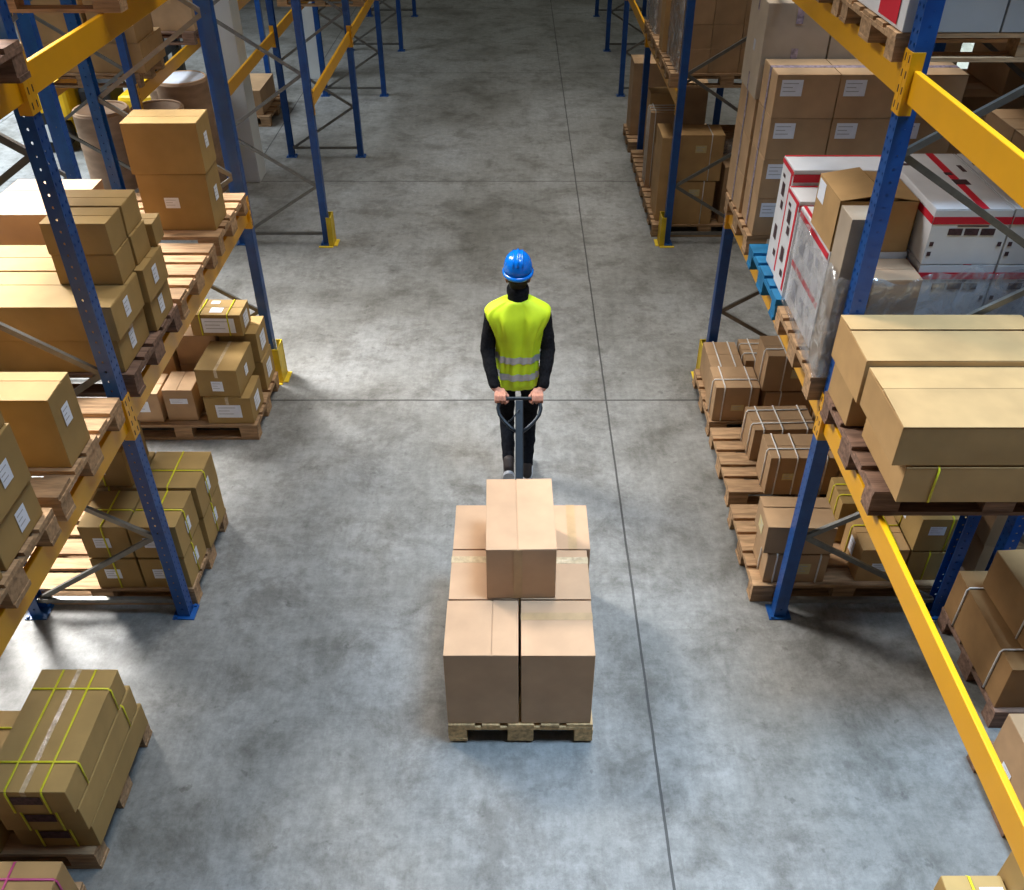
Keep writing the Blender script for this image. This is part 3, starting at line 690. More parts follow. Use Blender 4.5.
# brown stack
rows = ['bottom', 'second', 'third', 'top']; cols = ['first', 'second', 'third']
for c in range(3):
    for r in range(4):
        h = .269
        carton('brown carton with white address label, %s of its column, %s column from the aisle' % (rows[r], cols[c]), (1.638 + .40 * c, 2.036 + .40 * c), (5.95, 6.325), (PZ + h * r, PZ + h * (r + 1)), 'brown', seam='x', tape='violettape' if r == 3 else None,
               labels=(('n', .25, .70, .135, .10),), group='brown labelled cartons in the near stack', prints=(lambda o, dx, dy, dz, face: (lambda bm: (face('l', .5, .5, .04, dz * .98, .0008, bm), obj('packing_tape', bm, 'violettape', o)))(bmesh.new())) if c == 0 else None)
for r in range(3):
    carton('brown carton behind the near stack on the aisle edge, %s of three' % ('lowest', 'middle', 'topmost')[r], (1.622, 2.01), (6.34, 6.82), (PZ + .269 * r, PZ + .269 * (r + 1)), 'brown', group='brown cartons behind the near stack',
           prints=lambda o, dx, dy, dz, face: (lambda bm: (face('l', .5, .5, .035, dz * .98, .0008, bm), obj('packing_tape', bm, 'violettape', o)))(bmesh.new()))
    if r < 3: carton('brown carton behind the near stack away from the aisle, %s of three' % ('lowest', 'middle', 'topmost')[r], (2.02, 2.8), (6.34, 6.80), (PZ + .269 * r, PZ + .269 * (r + 1)), 'brown', group='brown cartons behind the near stack')
zt = PZ + .269 * 3 + .002
def tallprint(o, dx, dy, dz, face):
    for f_, u_, v_, w_, h_ in (('n', .5, .88, .045, .10), ('n', .5, .47, .045, .09), ('l', .5, .1, .03, .12), ('l', .5, .92, .03, .08)):
        bm = bmesh.new(); face(f_, u_, v_, w_, h_, .0008, bm); obj('packing_tape', bm, 'violettape', o)
    bm = bmesh.new(); face('l', .45, .5, .05, .07, .0008, bm); obj('printing', bm, 'greyink', o)
carton('greyish tall carton on top of the brown stack beside the aisle', (1.612, 2.04), (6.335, 6.82), (zt, zt + .60), 'dun', seam='y', group='greyish cartons on top of the brown stack', prints=tallprint, tape='cleartape')
carton('greyish tall carton on top of the brown stack, farther from the aisle', (2.05, 2.48), (6.335, 6.80), (zt, zt + .60), 'dun', seam='y', group='greyish cartons on top of the brown stack')
# white cartons
carton('large white carton with red edge, rearmost beside the brown stack', (1.655, 2.48), (5.31, 5.57), (PZ, 2.47), 'white', seam=None, prints=white_print('side'), name='white_carton')
carton('white carton with red stripes in front of the largest white carton', (1.64, 2.05), (5.055, 5.30), (PZ, 2.38), 'white', seam=None, prints=white_print('side'), name='white_carton')
for c in range(2):
    for r in range(3):
        carton('white carton with red band and pictures, %s layer, %s column of the film wrapped stack' % (('bottom', 'middle', 'top')[r], ('left', 'right')[c]), (2.062 + .395 * c, 2.452 + .395 * c), (4.27, 5.05), (PZ + .3 * r, PZ + .3 * (r + 1) - .003), 'white', seam='y', split=.97, prints=white_print('long'), name='white_carton', group='white cartons with red bands')
carton('low white carton at the foot of the wrapped stack beside the aisle', (1.65, 2.05), (4.44, 5.03), (PZ, 2.06), 'white', seam=None, prints=white_print('low'), name='white_carton')
carton('white carton with red stripe carrying the open brown box', (1.645, 2.05), (4.42, 5.03), (2.062, 2.365), 'white', seam=None, prints=white_print('low'), name='white_carton')
carton('white carton under the small tan box at the near corner of the wrapped pallet', (1.77, 2.05), (4.17, 4.41), (PZ, 2.09), 'white', seam=None, prints=white_print('low'), name='white_carton')
carton('small tan box between the blue upright and the white carton stack', (1.80, 2.05), (4.16, 4.41), (2.092, 2.335), 'kraft', seam='x')
# tall narrow box
carton('tall narrow pale box standing at the near corner of the wrapped pallet', (1.615, 1.755), (4.15, 4.33), (PZ, 2.66), 'dun', seam=None, prints=lambda o, dx, dy, dz, face: (lambda bm: ([face('n', .55, .86 - .04 * k, .03, .014, .0006, bm) for k in range(4)], obj('printing', bm, 'greyink', o)))(bmesh.new()))
# open brown box
def open_box(label, X, Y, Z, mat):
    x0, x1 = X; y0, y1 = Y; z0, z1 = Z; dx, dy, dz = x1 - x0, y1 - y0, z1 - z0
    bm = bmesh.new(); t = .004
    abox(bm, (-dx / 2, -dy / 2, 0), (dx / 2, dy / 2, t))
    for a, b in (((-dx / 2, -dy / 2), (dx / 2, -dy / 2 + t)), ((-dx / 2, dy / 2 - t), (dx / 2, dy / 2)), ((-dx / 2, -dy / 2), (-dx / 2 + t, dy / 2)), ((dx / 2 - t, -dy / 2), (dx / 2, dy / 2))): abox(bm, (*a, t), (*b, dz))
    o = obj('open_box', bm, mat, None, ((x0 + x1) / 2, (y0 + y1) / 2, z0)); tag(o, label, 'box')
    # left flap lies closed over, right flap sagging, small label on the side
    for pts in (((-dx / 2, -dy / 2, dz), (-dx / 2, dy / 2, dz), (0.0, dy / 2, dz + .035), (0.02, -dy / 2 + .01, dz + .03)), ((dx / 2, -dy / 2, dz), (dx / 2, dy / 2, dz), (.02, dy / 2 - .01, dz + .02), (.05, -dy / 2 + .03, dz + .012))):
        bm = bmesh.new(); vs = [bm.verts.new(p) for p in pts]; vt = [bm.verts.new((p[0], p[1], p[2] + .004)) for p in pts]
        bm.faces.new(vs); bm.faces.new(vt)
        for k in range(4): bm.faces.new([vs[k], vs[(k + 1) % 4], vt[(k + 1) % 4], vt[k]])
        obj('flap', bm, mat, o)
    bm = bmesh.new(); abox(bm, (-dx / 2 - .002, dy / 2 - .13, dz - .12), (-dx / 2 - .001, dy / 2 - .02, dz - .01)); obj('shipping_label', bm, 'paper', o)
open_box('plain brown box with loosely closed lid on the white cartons', (1.64, 2.04), (4.42, 4.80), (2.367, 2.64), 'tan')
# stretch film around the wrapped pallet
def film(label, path, z0, z1, nz=10, amp=.006, name='stretch_film', group=None, closed=False):
    bm = bmesh.new(); pts = []
    for (a, b) in zip(path, path[1:]):
        n = max(2, int(math.dist(a, b) / .05))
        for k in range(n): pts.append((a[0] + (b[0] - a[0]) * k / n, a[1] + (b[1] - a[1]) * k / n))
    pts.append(path[-1]); G = []
    for j in range(nz + 1):
        row = []
        for i, p in enumerate(pts):
            zz = z0 + (z1 - z0) * j / nz
            if j == nz: zz += .02 * math.sin(i * 1.3) + .02 * math.sin(i * .5)
            row.append(bm.verts.new((p[0] + random.uniform(-amp, amp), p[1] + random.uniform(-amp, amp), zz)))
        G.append(row)
    for j in range(nz):
        for i in range(len(pts) - 1): bm.faces.new([G[j][i], G[j][i + 1], G[j + 1][i + 1], G[j + 1][i]])
    o = obj(name, bm, 'film', smooth=True); sl = o.modifiers.new('thickness', 'SOLIDIFY'); sl.thickness = .0006
    tag(o, label, 'plastic film', group); return o
film('clear plastic film wrapped low around the white cartons on the right shelf', [(1.627, 5.0), (1.596, 4.35), (1.596, 4.13), (1.78, 4.125), (2.05, 4.14), (2.46, 4.235), (2.88, 4.24)], PZ + .005, 2.36)
# upper level
UZ = 3.384; UP = UZ + .146
pallet('pale pallet on the upper right beam carrying the topmost white carton', 1.615, 4.14, UZ, 'x', hs=.8)
pallet('pale pallet farther along the upper right beam', 1.615, 4.98, UZ, 'x', hs=.8)
carton('white carton with a red picture on the upper right shelf', (1.632, 1.70), (4.14, 4.93), (UZ + .118, 4.08), 'white', seam=None, prints=white_print('top'), name='white_carton')
for k, t in enumerate(('next to the white one', 'middle one', 'farthest from the aisle')):
    carton('white carton toned shade grey above the upper right beam, %s' % t, (1.71 + .345 * k, 2.05 + .345 * k), (4.14, 4.93), (UZ + .118, 4.08), 'shadedcard', seam=None, group='white cartons toned shade grey on the upper shelf', name='white_carton')
# floor, second bay
pallet('floor pallet farthest up the right row before the passage guard', 1.56, 5.985, 0, 'x')
pallet('half empty floor pallet in the middle of the right second bay', 1.555, 5.11, 0, 'x')
pallet('floor pallet nearest the upright in the right second bay', 1.535, 4.17, 0, 'x', mat='wood')
g = 'brown cartons tied with white cord on the floor pallets'
cc = (('x', .2, CW), ('x', .8, CW), ('y', .35, CW))
carton('corded brown carton at the near left of the farthest floor pallet', (1.575, 1.925), (6.0, 6.31), (P0, .475), 'brown', labels=(('n', .55, .4, .1, .055),), straps=cc, group=g, tag_mat='yellowpaper')
carton('corded flat brown carton behind the others next to the yellow guard', (1.60, 1.87), (6.36, 6.76), (P0, .44), 'brown', straps=(('x', .3, CW), ('x', .75, CW)), group=g)
carton('corded brown carton in the back middle of the farthest floor pallet', (1.89, 2.15), (6.41, 6.76), (P0, .47), 'brown', straps=(('x', .3, CW), ('x', .8, CW), ('y', .3, CW), ('y', .75, CW)), group=g)
carton('corded brown carton underneath the tall corded one', (1.975, 2.45), (6.0, 6.31), (P0, .43), 'brown', straps=(('x', .25, CW), ('x', .8, CW)), group=g, labels=(('n', .5, .4, .1, .05),), tag_mat='yellowpaper')
carton('corded brown carton raised on another, tallest of the farthest floor pallet', (1.935, 2.42), (6.0, 6.31), (.433, .765), 'brown', labels=(('n', .55, .5, .12, .08),), straps=(('x', .3, CW), ('x', .85, CW), ('y', .3, CW)), group=g, tag_mat='yellowpaper')
carton('corded brown carton set askew behind the middle pallet load', (1.77, 2.24), (5.49, 5.80), (P0, .44), 'brown', rz=.035, straps=(('x', .15, CW), ('x', .45, CW), ('x', .85, CW), ('y', .25, CW), ('y', .8, CW)), group=g, split=.4)
carton('long corded brown carton in front of the middle floor pallet', (1.80, 2.30), (5.08, 5.37), (P0, .49), 'brown', labels=(('n', .3, .5, .09, .06),), straps=(('x', .12, CW), ('x', .38, CW), ('x', .8, CW), ('y', .35, CW)), group=g, tag_mat='yellowpaper')
carton('short corded brown carton right of the long corded one', (2.31, 2.62), (5.08, 5.42), (P0, .44), 'brown', straps=(('x', .3, CW), ('y', .6, CW)), group=g)
carton('brown carton at the back right of the middle floor pallet', (2.30, 2.65), (5.48, 5.80), (P0, .47), 'brown', group=None)
carton('corded brown carton under the loose lidded carton, nearest floor pallet', (1.60, 2.00), (4.20, 4.50), (P0, .395), 'brown', labels=(('n', .6, .5, .1, .09),), straps=(('x', .15, CW), ('x', .85, CW), ('y', .4, CW)), group=g, tag_mat='yellowpaper')
carton('brown carton with lifted lid on the nearest right floor pallet', (1.57, 2.00), (4.20, 4.50), (.398, .62), 'brown', rz=-.03, seam='x', split=.6, lift=.012, labels=(('l', .5, .5, .1, .09),), tag_mat='yellowpaper')
g = 'cartons with yellow bands on the right floor pallet'
carton('yellow banded carton standing narrow at the pallet rear', (2.16, 2.38), (4.58, 4.86), (P0, .50), 'olive', straps=(('x', .5, YB), ('y', .3, YB), ('y', .7, YB)), group=g)
carton('yellow banded carton with white labels beside the yellow beam', (2.20, 2.50), (4.21, 4.54), (P0, .43), 'tan', labels=(('n', .5, .45, .13, .07), ('l', .5, .6, .08, .12), ('t', .5, .45, .13, .1)), straps=(('x', .75, YB), ('y', .7, YB)), group=g)
carton('lower yellow banded carton behind the yellow beam', (2.515, 2.76), (4.22, 4.72), (P0, .40), 'olive', straps=(('x', .5, YB),), group=g)
carton('upper yellow banded carton with two white labels behind the yellow beam', (2.515, 2.84), (4.22, 4.70), (.403, .68), 'olive', labels=(('n', .35, .65, .1, .07), ('l', .5, .6, .09, .12)), straps=(('x', .6, YB), ('y', .5, YB)), group=g)
# far right, behind the rack rear
pallet('dark pallet behind the right rack rear uprights', 2.70, 3.19, 0, 'x', mat='darkwood')
g = 'brown cartons tied with thick white rope'
carton('roped brown carton lying low behind the right rack', (2.70, 3.20), (3.22, 3.98), (P0, .48), 'rust', seam='y', straps=(('y', .18, CW), ('y', .8, CW)), group=g)
carton('roped brown carton stacked tilted at the right picture edge', (2.80, 3.25), (3.26, 3.86), (.483, .78), 'rust', seam='y', rz=.06, straps=(('y', .3, CW),), group=g)
pallet('pallet under the greyish brown carton at the right edge', 2.50, 2.20, 0, 'x', mat='darkwood')
carton('greyish brown carton with a white label at the right picture edge', (2.54, 3.15), (2.25, 2.92), (P0, .50), 'brown', seam='y', labels=(('l', .75, .25, .09, .06),))
# lower right corner
pallet('floor pallet at the bottom right corner of the view', 1.60, 1.36, 0, 'x')
g = 'cartons with yellow bands at the bottom right corner'
carton('banded carton with white top label at the bottom right corner', (1.84, 2.10), (1.62, 2.03), (P0, .58), 'olive', labels=(('t', .75, .75, .10, .10),), straps=(('x', .45, YB), ('y', .75, YB)), group=g)
carton('small banded carton left of the labelled one in the bottom right corner', (1.62, 1.82), (1.55, 1.95), (P0, .46), 'olive', straps=(('x', .5, YB),), group=g)
carton('tall banded carton right of the labelled one in the bottom right corner', (2.11, 2.50), (1.60, 2.06), (P0, .74), 'olive', straps=(('x', .35, YB), ('y', .6, YB)), group=g)
# fourth bay (past the passage), lower level
pallet('pallet on the right lower shelf past the passage, nearest one', 1.62, 9.98, LZ, 'x')
pallet('pallet on the right lower shelf past the passage, second one', 1.62, 10.80, LZ, 'x')
pallet('pallet on the right lower shelf past the passage, third one', 1.62, 11.62, LZ, 'x')
rows5 = ['lowest', 'second', 'third', 'fourth', 'fifth']
for c in range(3):
    for r in range(5):
        carton('dark brown carton in the far right shelf stack, %s row, %s column from the aisle' % (rows5[r], cols[c]), (1.70 + .312 * c, 2.01 + .312 * c), (10.0, 10.74), (PZ + .236 * r, PZ + .236 * (r + 1)), 'brown', group='dark brown cartons on the far right shelf', seam='y' if r == 4 else None)
film('whitish stretch film over the aisle side of the far right carton stack', [(1.72, 10.78), (1.675, 10.76), (1.675, 9.985), (1.70, 9.97)], PZ + .01, 2.95, group=None)
carton('tall narrow board carton between the two wrapped stacks of the far right shelf', (1.63, 1.80), (10.83, 11.1), (PZ, 2.45), 'tan', seam='x')
carton('tall pale carton of the farther wrapped stack on the far right shelf', (1.66, 2.6), (11.66, 12.36), (PZ, 2.75), 'dun', seam='x')
carton('brown carton beside the tall narrow board carton on the far right shelf', (1.83, 2.6), (10.85, 11.5), (PZ, 2.5), 'brown', seam='x')
film('whitish stretch film over the farther stack of the far right shelf', [(1.68, 12.4), (1.637, 12.38), (1.637, 11.64), (1.68, 11.63)], PZ + .01, 2.75)
# fourth bay floor
for k, (y, t) in enumerate(((9.84, 'nearest the passage guard'), (10.68, 'second past the passage'), (11.52, 'third past the passage'), (12.62, 'fourth past the passage'))):
    pallet('light floor pallet on the right, %s' % t, 1.56, y, 0, 'x')
carton('big corded carton on the floor past the passage, lower of two', (1.765, 2.22), (9.86, 10.22), (P0, .65), 'tan', straps=(('x', .72, CW),), labels=(('n', .5, .75, .12, .08),), tag_mat='yellowpaper', group='two big corded cartons past the passage')
carton('big corded carton on the floor past the passage, upper of two', (1.765, 2.26), (9.86, 10.22), (.652, 1.17), 'tan', straps=(('x', .72, CW),), labels=(('n', .5, .7, .12, .08),), tag_mat='yellowpaper', group='two big corded cartons past the passage')
carton('tall slim carton standing left of the two big corded cartons', (1.60, 1.75), (9.95, 10.45), (P0, 1.10), 'tan', seam='y')
carton('low brown carton right of the big corded cartons', (2.31, 2.70), (9.88, 10.3), (P0, .80), 'brown')
def crate():
    o = empty('wooden_crate', (2.50, 10.45, 0)); tag(o, 'open light wooden crate behind the big corded cartons', 'crate')
    for a, b in (((-.2, -.12, .0), (.2, -.1, .9)), ((-.2, .1, 0), (.2, .12, .9)), ((-.2, -.1, 0), (-.18, .1, .9)), ((.18, -.1, 0), (.2, .1, .9)), ((-.18, -.1, .6), (.18, .1, .62))):
        bm = bmesh.new(); abox(bm, a, b); p = obj('panel', bm, 'wood', o); p.location.z = P0
crate()
carton('brown carton tied with many white strings, leaning stack past the passage', (1.60, 1.95), (10.98, 11.30), (P0, 1.06), 'brown', seam='x', lift=.01, straps=(('x', .15, CW), ('y', .2, CW), ('y', .5, CW), ('y', .8, CW)))
carton('slim brown carton in front of the string tied one', (1.66, 1.80), (10.70, 10.95), (P0, .72), 'brown', seam='y')
carton('pale topped brown carton behind the string tied one', (1.72, 2.10), (12.0, 12.3), (P0, .98), 'tan', seam='x')
carton('flat bundle of board lying beside the string tied carton', (2.0, 2.5), (11.0, 11.6), (P0, .5), 'kraft', seam='y')
carton('tallest brown carton on the far right floor beyond the uprights', (1.60, 2.10), (12.95, 13.4), (P0, 1.10), 'brown', seam='x')
carton('brown carton standing behind the tallest one of the far right floor', (2.12, 2.6), (12.7, 13.2), (P0, .9), 'brown', seam='x')
bm = bmesh.new(); ellip(bm, (0, 0, .1), (.15, .13, .11), n=24, m=16)
for v in bm.verts: v.co *= 1 + random.uniform(-.14, .14)
tag(obj('film_bundle', bm, 'film', None, (2.45, 10.08, .835)), 'crumpled ball of clear plastic film on the low brown carton', 'plastic film')
# back-to-back row on the right
bk = 'brown cartons in the rack behind the right row'
def slab(label, X, Y, Z): carton(label, X, Y, Z, 'brown', group=bk)
for (y0, z0, lvl) in ((4.2, 0, 'floor'), (5.05, 0, 'floor'), (5.9, 0, 'floor'), (4.2, LZ, 'shelf'), (5.05, LZ, 'shelf'), (5.9, LZ, 'shelf'), (7.1, 0, 'floor'), (7.1, LZ, 'shelf'), (8.78, LZ, 'shelf')):
    nm = {4.2: 'nearest', 5.05: 'second', 5.9: 'third', 7.1: 'fourth', 8.78: 'fifth'}[y0]
    pallet('dark pallet at %s level behind the right row, %s' % (lvl, nm), 2.99 - .06, y0, z0, 'x', mat='darkwood')
    for k in range({5.9: 2, 7.1: 2, 8.78: 4}.get(y0, 3) if z0 > 1 else 3):
        for q in range(2):
            slab('dark brown carton at %s level behind the right row, %s pallet, %s layer, %s half' % (lvl, nm, ('low', 'middle', 'high', 'topmost')[k], ('near', 'rear')[q]), (2.96, 4.05), (y0 + .02 + .39 * q, y0 + .40 + .39 * q), (z0 + .146 + .3 * k, z0 + .146 + .3 * (k + 1)))

carton('dark brown carton standing on the fourth pallet at shelf level behind the right row', (3.68, 4.05), (7.12, 7.80), (PZ + .602, PZ + 1.0), 'brown')
for a, b, t in ((4.07, 6.87, 'nearer'), (6.87, 9.67, 'farther')):  # upper beams added to carry the light-blocking loads
    beam('added yellow upper front beam under the light blocking loads behind the right row, %s bay' % t, 2.99, a, b, 3.31, -1, 'beams of the racks behind')
    beam('added yellow upper rear beam under the light blocking loads behind the right row, %s bay' % t, 3.94, a, b, 3.31, 1, 'beams of the racks behind')
for k, y0 in enumerate((4.2, 5.05, 5.9, 7.0, 7.85)):  # upper loads added to keep overhead light off the cartons below
    nm = ordn[k]
    pallet('added light blocking dark pallet on the upper beams behind the right row, %s' % nm, 2.93, y0, UZ, 'x', mat='darkwood')
    for q in range(2): slab('added light blocking brown carton on the upper beams behind the right row, %s pallet, %s half' % (nm, ('near', 'rear')[q]), (2.96, 4.05), (y0 + .02 + .39 * q, y0 + .40 + .39 * q), (UP, UP + .5))

# ------------------------------------------------------------------ left row: loads
# second bay lower shelf
pallet('pallet under the long cartons on the left lower shelf behind the near upright', -3.27, 4.17, LZ, 'x', mat='darkwood')
pallet('half bare pallet on the left lower shelf in the middle of the second bay', -3.27, 5.03, LZ, 'x')
pallet('pallet under the two square cartons on the left lower shelf', -3.27, 5.93, LZ, 'x')
g = 'long flat cartons on the left shelf'
lb = (('r', .45, .55, .07, .10),)
carton('long carton, lower near one with white end label, left shelf', (-3.25, -2.115), (4.19, 4.60), (PZ, 1.965), 'olive', labels=lb, group=g, tape='tape')
carton('long carton, upper near one with white end label, left shelf', (-3.25, -2.09), (4.18, 4.585), (1.968, 2.17), 'olive', labels=lb, group=g, seam='x', split=.62)
carton('long carton, lower far one with white end label, left shelf', (-3.25, -2.08), (4.63, 4.95), (PZ, 1.965), 'olive', labels=lb, group=g)
carton('long carton, upper far one with white end label, left shelf', (-3.25, -2.06), (4.60, 4.93), (1.968, 2.17), 'olive', labels=lb, group=g)
g = 'small flat cartons piled on the long cartons'
carton('small flat carton, lower near one on the pile, left shelf', (-2.45, -2.105), (4.43, 4.64), (2.172, 2.345), 'olive', group=g)
carton('small flat carton, upper near one on the pile, left shelf', (-2.455, -2.11), (4.425, 4.64), (2.347, 2.52), 'olive', group=g)
carton('small flat carton, lower rear one on the pile, left shelf', (-2.52, -2.10), (4.665, 4.88), (2.172, 2.345), 'olive', group=g, rz=-.03)
carton('small flat carton, upper rear one on the pile, left shelf', (-2.52, -2.11), (4.66, 4.89), (2.347, 2.52), 'olive', group=g)
carton('low narrow carton at the aisle edge behind the pile of small cartons', (-2.2, -2.075), (4.90, 5.06), (2.172, 2.31), 'olive', rz=.05)
carton('narrow carton behind the long cartons at the shelf edge', (-2.7, -2.45), (4.98, 5.2), (PZ, 2.20), 'tan')
g = 'large pale cartons at the back of the left shelf'
carton('large pale carton at the rear of the left shelf, nearer one', (-3.25, -2.74), (5.08, 5.36), (PZ, 2.29), 'kraft', group=g, tape='tape')
carton('large pale carton at the rear of the left shelf, farther one', (-3.25, -2.70), (5.40, 5.80), (PZ, 2.23), 'kraft', group=g)
carton('square ochre carton with white label, lower of two on the left shelf', (-2.585, -2.105), (6.04, 6.33), (PZ, 2.17), 'olive', labels=(('n', .44, .5, .10, .075), ('r', .5, .55, .07, .1)), group='two square ochre cartons')
carton('square ochre carton, upper of two on the left shelf', (-2.60, -2.10), (6.035, 6.33), (2.172, 2.515), 'olive', rz=.015, labels=(('r', .5, .55, .07, .1),), group='two square ochre cartons')
# nearest bay lower shelf
pallet('pallet with a single tall carton on the left near shelf', -3.27, 3.15, LZ, 'x')
pallet('pallet under the stacked cartons at the left picture edge', -3.27, 2.28, LZ, 'x')
carton('tall ochre carton with pale open top on the left near shelf', (-2.60, -2.085), (3.36, 3.60), (PZ, 2.15), 'olive', labels=(('r', .45, .62, .07, .10),), split=.65, seam='x', lift=.004)
g = 'cartons stacked at the left picture edge'
lb = (('r', .6, .5, .08, .10),)
carton('ochre carton with white label, lowest of the stack at the left edge', (-2.7, -2.09), (2.68, 3.04), (PZ, 1.97), 'olive', labels=lb, group=g)
carton('ochre carton with white label, middle of the stack at the left edge', (-2.7, -2.075), (2.66, 3.04), (1.972, 2.26), 'olive', labels=lb, group=g)
carton('ochre carton, topmost of the stack at the left edge', (-2.7, -2.09), (2.68, 3.04), (2.262, 2.42), 'olive', group=g)
carton('ochre carton nearer than the stack at the left edge', (-2.7, -2.09), (2.30, 2.65), (PZ, 1.90), 'olive', labels=lb, group=g)
# upper level left
pallet('pale lit pallet on the upper left beam in the second bay', -3.22, 5.07, UZ, 'x', hs=.8)
carton('tan carton on the upper left beam in the second bay', (-3.1, -2.12), (5.11, 5.8), (UZ + .118, 3.95), 'tan')
pallet('dark pallet on the upper left beam at the corner of the view', -3.2, 3.12, UZ, 'x', mat='darkwood')
carton('ochre carton on the dark upper left pallet at the corner of the view', (-3.1, -2.10), (3.15, 3.88), (UP, 4.0), 'olive')
pallet('pallet on the far left lower shelf past the passage', -3.33, 13.85, LZ, 'x')
carton('small brown carton on the far left lower shelf past the passage', (-3.2, -2.4), (13.9, 14.5), (PZ, 2.2), 'brown')
# floor second bay, near pallet
pallet('half empty floor pallet with banded cartons beside the left near upright', -3.28, 4.14, 0, 'x')
g = 'ochre cartons with yellow bands on the left floor pallet'
def yb(label, X, Y, Z, side=True, **k):
    carton(label, X, Y, Z, 'olive', group=g, labels=((('n', .42, .5, .10, .08),) + ((('r', .5, .5, .07, .10),) if side else ())), straps=(('x', .5, YB), ('y', .45, YB)), **k)
yb('banded carton, front right column, lower one of the left floor pallet', (-2.385, -2.09), (4.15, 4.50), (P0, .41))
yb('banded carton, front right column, upper one of the left floor pallet', (-2.385, -2.085), (4.15, 4.50), (.412, .68))
yb('banded carton, front left column, lower one of the left floor pallet', (-2.69, -2.395), (4.15, 4.50), (P0, .41), False)
yb('banded carton, front left column, upper one of the left floor pallet', (-2.69, -2.395), (4.15, 4.50), (.412, .68), False)
yb('banded carton, rear right column, lower one of the left floor pallet', (-2.43, -2.065), (4.515, 4.90), (P0, .42))
yb('banded carton, rear right column, upper one of the left floor pallet', (-2.43, -2.06), (4.515, 4.90), (.422, .69))
yb('banded carton, rear left column, lower one of the left floor pallet', (-2.80, -2.44), (4.515, 4.90), (P0, .42), False)
yb('banded carton, rear left column, middle one of the left floor pallet', (-2.80, -2.44), (4.515, 4.90), (.422, .69), False)
yb('banded carton, rear left column, highest one of the left floor pallet', (-2.80, -2.46), (4.515, 4.86), (.692, .98))
# floor second bay, far pallet
pallet('floor pallet with mixed labelled cartons next to the left yellow guard', -3.28, 5.94, 0, 'x', mat='wood')
g = 'mixed cartons on the far left floor pallet'
SY = 'cord'
carton('ochre carton with big front label at the near right corner of the mixed pallet', (-2.47, -2.10), (5.96, 6.30), (P0, .39), 'olive', labels=(('n', .5, .5, .20, .12), ('r', .5, .5, .14, .13)), group=g, tape='cleartape', seam='y')
carton('ochre carton with shiny tape on top, raised at the near side of the mixed pallet', (-2.49, -2.16), (5.98, 6.42), (.392, .64), 'olive', labels=(('n', .48, .4, .09, .09), ('r', .5, .5, .07, .09)), group=g, tape='cleartape', seam='y', rz=-.03)
carton('dark carton with pinkish top and white print on the mixed pallet', (-2.80, -2.56), (6.0, 6.28), (P0, .44), 'brown', labels=(('n', .5, .65, .14, .05),), group=g, seam='y')
carton('wide ochre carton with large label lying highest on the mixed pallet', (-2.60, -2.19), (6.40, 6.66), (.70, .90), 'olive', labels=(('n', .55, .5, .26, .13), ('r', .5, .5, .12, .12), ('t', .5, .3, .1, .08), ('t', .4, .8, .07, .05)), straps=(('x', .2, YB), ('x', .75, YB)), group=g, rz=-.02)
carton('ochre carton with white side label, lower rear right of the mixed pallet', (-2.42, -2.10), (6.45, 6.75), (P0, .42), 'olive', labels=(('r', .5, .5, .14, .14),), group=g)
carton('ochre carton with white side label, upper rear right of the mixed pallet', (-2.42, -2.11), (6.45, 6.75), (.422, .69), 'olive', labels=(('r', .5, .5, .14, .14),), group=g)
carton('brown carton hidden low in the rear middle of the mixed pallet', (-2.78, -2.44), (6.42, 6.72), (P0, .42), 'brown', group=g)
carton('brown carton in the rear middle of the mixed pallet, upper one', (-2.78, -2.44), (6.42, 6.72), (.422, .69), 'brown', group=g)
carton('light topped carton at the rear left of the mixed pallet', (-3.05, -2.80), (6.38, 6.70), (P0, .76), 'tan', group=g)
carton('brown carton with a bluish label at the near left of the mixed pallet', (-3.2, -2.83), (5.98, 6.28), (P0, .42), 'brown', labels=(('n', .6, .55, .12, .10),), group=g)
# lower left corner stack
pallet('floor pallet under the three banded cartons at the lower left', -3.27, 2.36, 0, 'x')
g = 'long banded cartons stacked at the lower left'
def lp(o, dx, dy, dz, face):
    bm = bmesh.new(); face('n', .5, .6, .14, .06, .0008, bm); obj('printing', bm, 'ink', o)
st = (('x', .3, YB), ('x', .72, YB), ('y', .22, YB), ('y', .82, YB))
carton('long banded carton, lowest of three at the lower left', (-2.44, -2.045), (2.40, 3.12), (P0, .33), 'olive', straps=st[:2], seam='y', group=g, prints=lp)
carton('long banded carton, middle of three at the lower left', (-2.44, -2.045), (2.375, 3.09), (.332, .52), 'olive', straps=st[:2] + st[3:], seam='y', group=g, prints=lp)
carton('long banded carton, top of three at the lower left', (-2.44, -2.045), (2.35, 3.05), (.522, .70), 'olive', straps=st, seam='y', tape='cleartape', group=g, prints=lp)
carton('banded carton cut by the left picture edge beside the stack of three', (-2.90, -2.52), (2.36, 2.90), (P0, .56), 'olive', straps=(('x', .7, YB), ('y', .8, YB)), seam='y')
pallet('floor pallet beneath the pink banded carton', -3.27, 1.42, 0, 'x')
carton('tan carton with pink bands at the lower left corner', (-2.55, -2.07), (1.6, 2.18), (P0, .42), 'tan', straps=(('x', .55, 'pinkband'), ('y', .85, 'pinkband')), seam='x')
